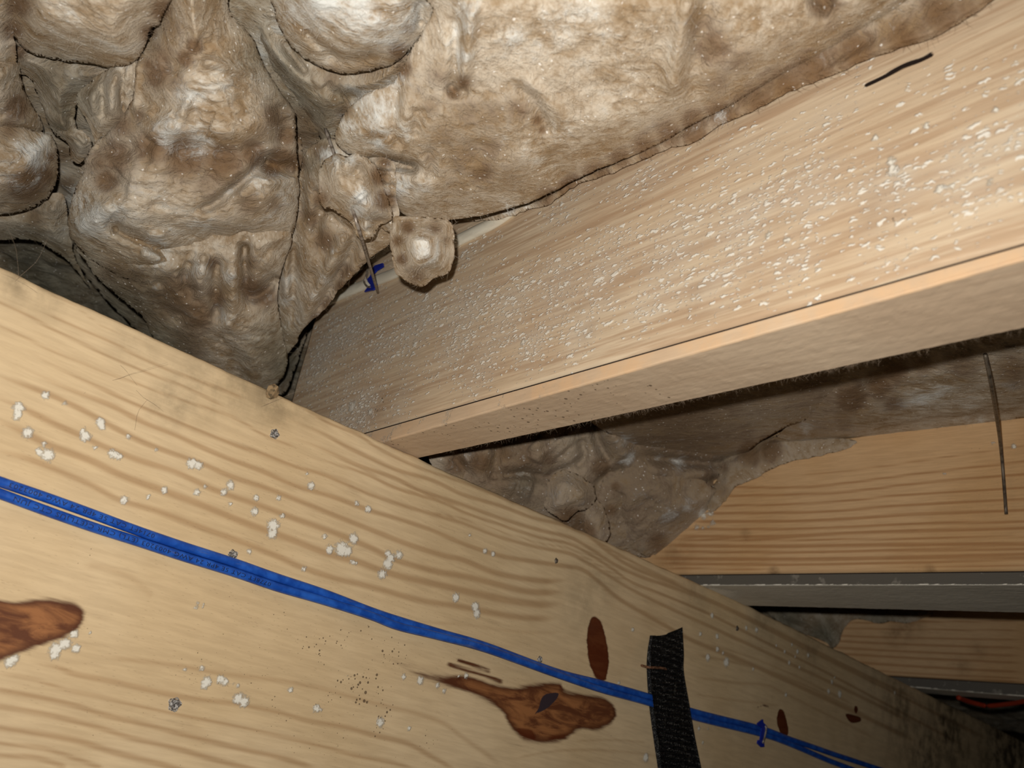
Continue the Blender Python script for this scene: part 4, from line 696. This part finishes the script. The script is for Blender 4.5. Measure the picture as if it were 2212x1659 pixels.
bc = n.mix(n.mr(n.noise(n.vec(n.obj, (6, 30, 60)), 6, 4, .65), .58, .75, 0, .45), bc, lin(120, 120, 112))
n.bump(n.noise(n.vec(n.obj, (1, 2, 2)), 60, 3), .0008, .6); blue = n.fin(bc, .38, Specular_IOR_Level=.35)
n = N('black_ink'); ink = n.fin(lin(22, 30, 52), .5)
n = N('steel_wire'); steel = n.fin(n.mix(n.mr(n.noise(n.obj, 300, 3), .4, .65), lin(176, 166, 154), lin(120, 106, 94)), .38, Metallic=.35)
n = N('dull_steel'); dsteel = n.fin(n.mix(n.mr(n.noise(n.obj, 200, 3), .4, .65), lin(120, 108, 92), lin(80, 70, 60)), .45, Metallic=.2)
n = N('galvanised_nail'); h = n.noise(n.obj, 900, 3, .6); n.bump(h, .0008, 1); galv = n.fin(n.mix(n.mr(h, .4, .62), lin(190, 186, 180), lin(80, 74, 70)), .35, Metallic=.35)
n = N('blue_plastic'); bplas = n.fin(lin(26, 46, 160), .4)
n = N('white_cable_jacket'); wcab = n.fin(n.mix(n.mr(n.noise(n.vec(n.obj, (60, 8, 60)), 4, 3), .4, .65), lin(242, 236, 216), lin(226, 218, 198)), .45)
n = N('orange_cable_jacket'); ocab = n.fin(lin(170, 56, 24), .6)
n = N('torn_wood'); tornw = n.fin(n.mix(n.mr(n.noise(n.obj, 300, 3), .4, .6), lin(160, 134, 98), lin(100, 84, 60)), .9)

c1px = [(-60,1018,0),(0,1040,0),(100,1074,0),(200,1110,0),(300,1147,0),(400,1181,0),(503,1214,0),(600,1248,0),(700,1281,0),(800,1319,0),(860,1339,0),(950,1366,0),(1050,1395,0),(1200,1450,0),(1300,1476,0),(1400,1504,0),(1500,1537,0),(1640,1572,0),(1700,1594,0),(1750,1611,0),(1802,1629,0),(1857,1647,0),(1920,1668,0),(2000,1696,0),(2150,1750,0),(2400,1850,0)]
c2px = [(-60,1045,0),(0,1066,0),(100,1103,0),(200,1138,0),(300,1170,0),(400,1203,0),(503,1235,0),(600,1268,.1),(700,1297,.3),(800,1329,.6),(860,1352,.7),(950,1374,.95),(1050,1401,1),(1200,1455,.8),(1300,1489,.3),(1400,1517,.2),(1500,1549,.1),(1640,1584,0),(1700,1604,0),(1775,1636,0),(1802,1647,0),(1870,1672,0),(1950,1700,0),(2100,1758,0),(2350,1858,0)]
RC = .00265
def cable(pxs, label, textspec):
    pts = []
    for x, y, k in pxs:
        yy = YB-RC*1.02-k*RC*1.5; pts.append(on(x, y, 1, yy))
    o, P = tube('data_cable', pts, RC, blue, sub=10, seg=18)
    tag(o, label, 'cable', 'blue data cables along the beam')
    L = np.concatenate([[0], np.cumsum(np.linalg.norm(np.diff(P, axis=0), axis=1))])
    for (sx, text, cw) in textspec:
        cu = bpy.data.curves.new('t', 'FONT'); cu.body = text; cu.size = 1.0; cu.space_character = 1.12; cu.resolution_u = 2
        to = bpy.data.objects.new('t', cu); sc.collection.objects.link(to)
        dg = bpy.context.evaluated_depsgraph_get(); me = bpy.data.meshes.new_from_object(to.evaluated_get(dg)); bpy.data.objects.remove(to)
        import bmesh
        bm = bmesh.new(); bm.from_mesh(me)
        for yc in np.arange(-.2, .95, .09): bmesh.ops.bisect_plane(bm, geom=bm.verts[:]+bm.edges[:]+bm.faces[:], plane_co=(0, float(yc), 0), plane_no=(0, 1, 0))
        bmesh.ops.triangulate(bm, faces=bm.faces); bm.to_mesh(me); bm.free()
        v = np.array([q.co[:] for q in me.vertices]); fc = [tuple(p.vertices) for p in me.polygons]
        if not len(v): continue
        v[:, 0] -= v[:, 0].min(); Wd = v[:, 0].max(); sp = on(sx, np.interp(sx, [p[0] for p in pxs], [p[1] for p in pxs]), 1, YB)
        s0 = L[np.argmin(np.abs(P[:, 0]-sp[0]))]; ep = on(cw, np.interp(cw, [p[0] for p in pxs], [p[1] for p in pxs]), 1, YB); s1 = L[np.argmin(np.abs(P[:, 0]-ep[0]))]
        sc_ = (s0-s1)/Wd; hh = .0024
        s = s0-v[:, 0]*sc_; ang = -(v[:, 1]/.72-.5)*hh/RC-.15     # around the jacket, upside down
        C = np.stack([np.interp(s, L, P[:, k]) for k in range(3)], -1); T = np.stack([np.interp(s, L, np.gradient(P[:, k], L)) for k in range(3)], -1); T /= np.linalg.norm(T, axis=1)[:, None]
        out = np.array([0, -1., 0]); a = out-T*(T@out)[:, None]; a /= np.linalg.norm(a, axis=1)[:, None]; up = np.cross(a, T); up *= np.sign(up[:, 2])[:, None]
        Q = C+(RC+.00006)*(np.cos(ang)[:, None]*a+np.sin(ang)[:, None]*up)
        tx = mesh_obj('printed_marking', Q, fc, ink, o, smooth=False); tx['label'] = 'small black printed lettering'
    return o
cable(c1px, 'upper blue data cable of the pair across the beam, printed 0714FT', [(328, '0714FT CAT 5E 4PR 24 AWG 4003203', 18)])
cable(c2px, 'lower blue data cable of the pair across the beam, printed 0778FT', [(580, '0778FT CAT 5E 4PR 24 AWG 4003203 (ETL) CMR C(ETL)US CTC JUN', 22)])

def nail(px, py, rpx, label, Y=YB, depth=.0008, mat=None, ell=1.0):
    p = on(px, py, 1, Y); r = rpx*tdep(px, py, 1, Y)/F; V = []; Fc = []; seg = 20
    prof = [(1.25, -.0002), (1.15, .0006), (1.02, .0004), (.98, -.0004), (.92, .0010), (.6, .0014), (.3, .0008), (0.02, .0006)]
    for (q, h) in prof:
        for k in range(seg):
            a = 2*math.pi*k/seg; j = 1+.06*math.sin(3*a+px)+(.12*math.sin(5*a+py) if q > 1 else 0)
            V.append((p[0]+r*q*j*math.cos(a)*ell, Y-h, p[2]+r*q*j*math.sin(a)))
    for i in range(len(prof)-1):
        for k in range(seg): Fc.append((i*seg+k, i*seg+(k+1) % seg, (i+1)*seg+(k+1) % seg, (i+1)*seg+k))
    Fc.append(tuple((len(prof)-1)*seg+k for k in range(seg)))
    Vn = np.array(V); o = mesh_obj('nail_head', Vn, Fc, mat or galv, beam); o['label'] = label; return o
nail(593, 937, 9, 'sunken bright nail head below the beam edge'); nail(503, 1198, 9, 'nail head half hidden by the blue cables'); nail(377, 1521, 12, 'round silver nail head at lower left')
nail(1201, 1211, 5, 'small dark nail head right of centre', ell=.8, mat=dsteel); nail(1166, 1424, 6, 'small nail head just above the blue cables', ell=.9); nail(1592, 1357, 4.5, 'tiny dark nail head near the black strap', mat=dsteel, ell=.8)

# black webbing strap hanging over the cables
n = N('black_webbing'); nz_ = n.noise(n.obj, 700, 3, .6)
wcol = n.mix(n.mr(n.noise(n.vec(n.obj, (3, 1, 1), rot=(0, .5, 0)), 60, 5, .7), .58, .72, 0, .6), lin(12, 12, 13), lin(120, 116, 104))
vg = n.vor(n.vec(n.obj, (1.4, 1, 1)), 900); vc = n.vor(n.vec(n.obj, (1.4, 1, 1)), 900, 'Color')
n.bump(n.math('ADD', nz_, vg), .0006, 1)
xz_ = n.n('ShaderNodeSeparateXYZ'); n.put(xz_.inputs[0], n.obj); row = n.mr(n.math('SINE', n.math('MULTIPLY', xz_.outputs[2], 2*math.pi/.0052)), .1, .7)
webm = n.fin(n.mix(n.math('MULTIPLY', row, n.math('MULTIPLY', n.mr(vc, .5, .6, 0, 1), n.mr(vg, .45, .12, 0, 1))), wcol, lin(190, 186, 178)), n.mr(nz_, .4, .6, .22, .6), Specular_IOR_Level=.6)  # rows of thread glints painted into the base colour
strap = empty('webbing_strap', on(1440, 1520, 1, YB-.01))
tag(strap, 'black woven webbing strap hanging down over the blue cables', 'strap')
Lp = catmull([(1409,1373),(1406,1410),(1406,1450),(1411,1520),(1421,1590),(1432,1659),(1440,1720),(1475,1950)], 12); Rp = catmull([(1474,1354),(1477,1410),(1477,1450),(1489,1520),(1501,1590),(1515,1659),(1526,1720),(1565,1950)], 12)
nr = len(Lp); NR = 640; nc = 16; Vs = []; fS = []
for side in (0, 1):
    for i in range(NR):
        a = i/(NR-1); lp = np.array([np.interp(a*(nr-1), np.arange(nr), Lp[:, k]) for k in (0, 1)]); rp = np.array([np.interp(a*(nr-1), np.arange(nr), Rp[:, k]) for k in (0, 1)])
        for j in range(nc):
            b = j/(nc-1); q = lp*(1-b)+rp*b
            if i < 50: q[1] += (1-i/50)*16*math.sin(b*math.pi)*.35*(1 if b < .5 else .6)
            rib = .0006*math.sin(a*62*2*math.pi)*(1 if side == 0 else 0)
            bow = .0015*math.sin(b*math.pi)+.0035*math.sin(a*2.6+.5)+.0015*math.sin(a*9)
            yy = YB-.0075-bow-rib+(.0022 if side else 0)-.0010*(abs(b-.5) > .46)
            Vs.append(on(q[0], q[1], 1, yy))
for side in (0, 1):
    o_ = side*NR*nc
    for i in range(NR-1):
        for j in range(nc-1):
            q = (o_+i*nc+j, o_+i*nc+j+1, o_+(i+1)*nc+j+1, o_+(i+1)*nc+j); fS.append(q if side else q[::-1])
H = NR*nc
for i in range(NR-1):
    fS.append((i*nc, (i+1)*nc, H+(i+1)*nc, H+i*nc)); fS.append((i*nc+nc-1, H+i*nc+nc-1, H+(i+1)*nc+nc-1, (i+1)*nc+nc-1))
for j in range(nc-1):
    fS.append((j, H+j, H+j+1, j+1)); k0 = (NR-1)*nc; fS.append((k0+j, k0+j+1, H+k0+j+1, H+k0+j))
mesh_obj('webbing', np.array(Vs), fS, webm, strap)
# folded under-layer showing at the left edge
Vs = []; fS = []
L2 = catmull([(1404,1370),(1398,1410),(1397,1450),(1402,1520),(1411,1590),(1421,1659),(1428,1720),(1462,1950)], 12); m2 = len(L2)
for i in range(m2):
    for (dx, dy_) in ((0, -.0035), (13, -.0045), (13, -.002), (0, -.0015)): Vs.append(on(L2[i, 0]+dx, L2[i, 1]+2, 1, YB+dy_))
for i in range(m2-1):
    for k in range(4): fS.append((i*4+k, i*4+(k+1) % 4, (i+1)*4+(k+1) % 4, (i+1)*4+k))
fS += [(3, 2, 1, 0), ((m2-1)*4, (m2-1)*4+1, (m2-1)*4+2, (m2-1)*4+3)]
mesh_obj('folded_layer', np.array(Vs), fS, webm, strap)
n = N('rusty_staple'); rust = n.fin(n.mix(n.mr(n.noise(n.obj, 400, 3), .4, .6), lin(150, 110, 84), lin(96, 64, 44)), .55, Metallic=.3)
yS = YB-.0135
tube('staple', [on(1386, 1437, 1, YB-.001), on(1393, 1439, 1, YB-.006), on(1402, 1441, 1, yS), on(1420, 1442, 1, yS-.0005), on(1436, 1444, 1, yS), on(1440, 1450, 1, yS+.003)], .0011, rust, strap, seg=8)

# cable staples: wire crown with blue plastic insert
def slabpoly(name, pix, plane_fn, th, nrm, mat, parent):
    P = np.array([plane_fn(*p) for p in pix]); m = len(P); nrm = np.array(nrm, float)
    V = np.vstack([P, P+nrm*th]); fc = [tuple(range(m)), tuple(range(2*m-1, m-1, -1))]+[(k, m+k, m+(k+1) % m, (k+1) % m) for k in range(m)]
    o = mesh_obj(name, V, fc, mat, parent, smooth=False)
    import bmesh
    bm = bmesh.new(); bm.from_mesh(o.data); bmesh.ops.recalc_face_normals(bm, faces=bm.faces); bm.to_mesh(o.data); bm.free(); return o
st = empty('cable_staple', on(1645, 1580, 1, YB)); tag(st, 'wire staple with blue plastic insert pinning the blue cables at lower right', 'staple')
yf = YB-.0085
tube('wire_crown', [on(1645,1566,1,YB-.001), on(1650,1567,1,yf+.002), on(1655,1572,1,yf), on(1652,1590,1,yf-.0003), on(1648,1603,1,yf), on(1643,1607,1,YB-.001)], .0009, steel, st, seg=8, sub=5)
bp = lambda yy: (lambda x, y: on(x, y, 1, yy))
slabpoly('plastic_insert', [(1640,1557),(1646,1553),(1647,1560),(1655,1568),(1652,1573),(1648,1600),(1649,1612),(1642,1613),(1634,1605),(1636,1598),(1640,1598),(1644,1572),(1636,1566),(1634,1562)], bp(YB-.0068), .0012, (0, -1, 0), bplas, st)
# joist-side staple with blue insert
def sideP(off): return lambda x, y: ray(x, y)*(float(meet1(x, y)[1])-off)
st2 = empty('cable_staple', sideP(.001)(805, 600)); tag(st2, 'bent wire staple with torn blue plastic on the joist by the white cable', 'staple')
slabpoly('plastic_insert', [(829,569),(830,576),(815,585),(808,593),(805,602),(812,606),(816,614),(813,622),(808,627),(800,628),(789,631),(796,621),(803,617),(797,610),(795,604),(801,598),(804,590),(806,581),(812,574)], sideP(.010), .0012, (-1, 0, 0), bplas, st2)
tube('wire_crown', [sideP(.001)(786,574), sideP(.010)(792,575), sideP(.013)(793,586), sideP(.0135)(790,600), sideP(.0135)(787,609), sideP(.013)(793,618), sideP(.011)(803,621), sideP(.001)(808,622)], .0009, steel, st2, seg=8, sub=4)
# white cable on the joist side
wc, _ = tube('electrical_cable', [sideP(.004)(x, y) for x, y in [(640,690),(700,655),(745,633),(790,614),(850,591),(920,557),(980,524),(1030,499),(1068,480),(1110,450),(1150,415)]], .0052, wcab, sub=6, seg=20, flat=.62, flat_axis=(-1, 0, 0))
tag(wc, 'flat white sheathed cable along the top of the mouldy joist, partly under the wool', 'cable')
# insulation support wires
w1, _ = tube('insulation_support_wire', [ray(703,278)*.58, ray(745,400)*.565, ray(781,515)*.56, sideP(.012)(816,631)], .00105, steel, sub=6, seg=10)
tag(w1, 'thin shiny steel wire sticking down out of the white-centred wool plug', 'wire', 'insulation support wires')
pA, pB = meet2(2180, 1115)[0]+np.array([-.006, 0, 0]), meet2(2128, 765)[0]; pA0 = ray(2128, 765)*.592; pM = ray(2144, 845)*.618
w2, _ = tube('insulation_support_wire', [pA0, pM, ray(2162, 965)*(t2(2162, 965, .022)), pA], .00135, dsteel, sub=6, seg=10)
tag(w2, 'long dull steel wire crossing the orange joist near the right edge', 'wire', 'insulation support wires')
# orange wire under the far joist
oc, _ = tube('orange_wire', [on(x, y, 2, .203) for x, y in [(2070,1506),(2090,1514),(2112,1520),(2135,1524),(2180,1520),(2215,1514),(2300,1500)]], .0028, ocab, sub=6)
tag(oc, 'orange wire sagging under the farthest joist at the right edge', 'cable')
# debris chip where beam meets the joist end
ch = []; fc = []
for k in range(2):
    for (x, y) in [(574,846),(580,832),(592,828),(601,834),(604,848),(598,858),(584,862),(575,857)]:
        ch.append(on(x, y, 1, YB+.003-k*.006+.002*math.sin(x)))
m = 8; fc = [tuple(range(m)), tuple(range(2*m-1, m-1, -1))]+[(k, m+k, m+(k+1) % m, (k+1) % m) for k in range(m)]
tag(mesh_obj('wood_chip', np.array(ch), fc, tornw, smooth=False), 'small torn chip of wood lodged on the beam edge left of the joist end', 'chip')
# dark debris in the gap left of the joist end
clump('debris_heap', [(560,830),(580,790),(620,740),(655,705),(672,690),(650,760),(625,830),(610,850),(585,845)], PL((600,780,.92),(660,700,.90),(600,850,.95)), .03, 25, ins_c, 'dark crumbly debris in the gap between hanging wool and the joist end', cat='debris', seed=40, strands=10, amp=1.3)
# lint fringe on the lower edge of the first strip
Yl = np.concatenate([rng.uniform(.02, .50, 900), rng.normal(.33, .03, 300), rng.normal(.2, .015, 150)]); P_ = np.stack([xb1(Yl)-.0005, Yl, np.full(len(Yl), ZT+.0005)], -1)
add_strands(J1[1], P_, .0012, .0042, lint_mat, rad=.00004, name='lint_fringe', lift=.0004)
# hairs caught on the beam
P_ = np.array([on(x, y, 1, YB-.0004) for x, y in [(200,832),(240,822),(290,838),(330,850),(300,836),(40,600),(30,610),(90,640),(560,880),(450,1000)]])
add_strands(beam, P_, .015, .035, lint_mat, rad=.00009, name='caught_hairs', lift=.002)
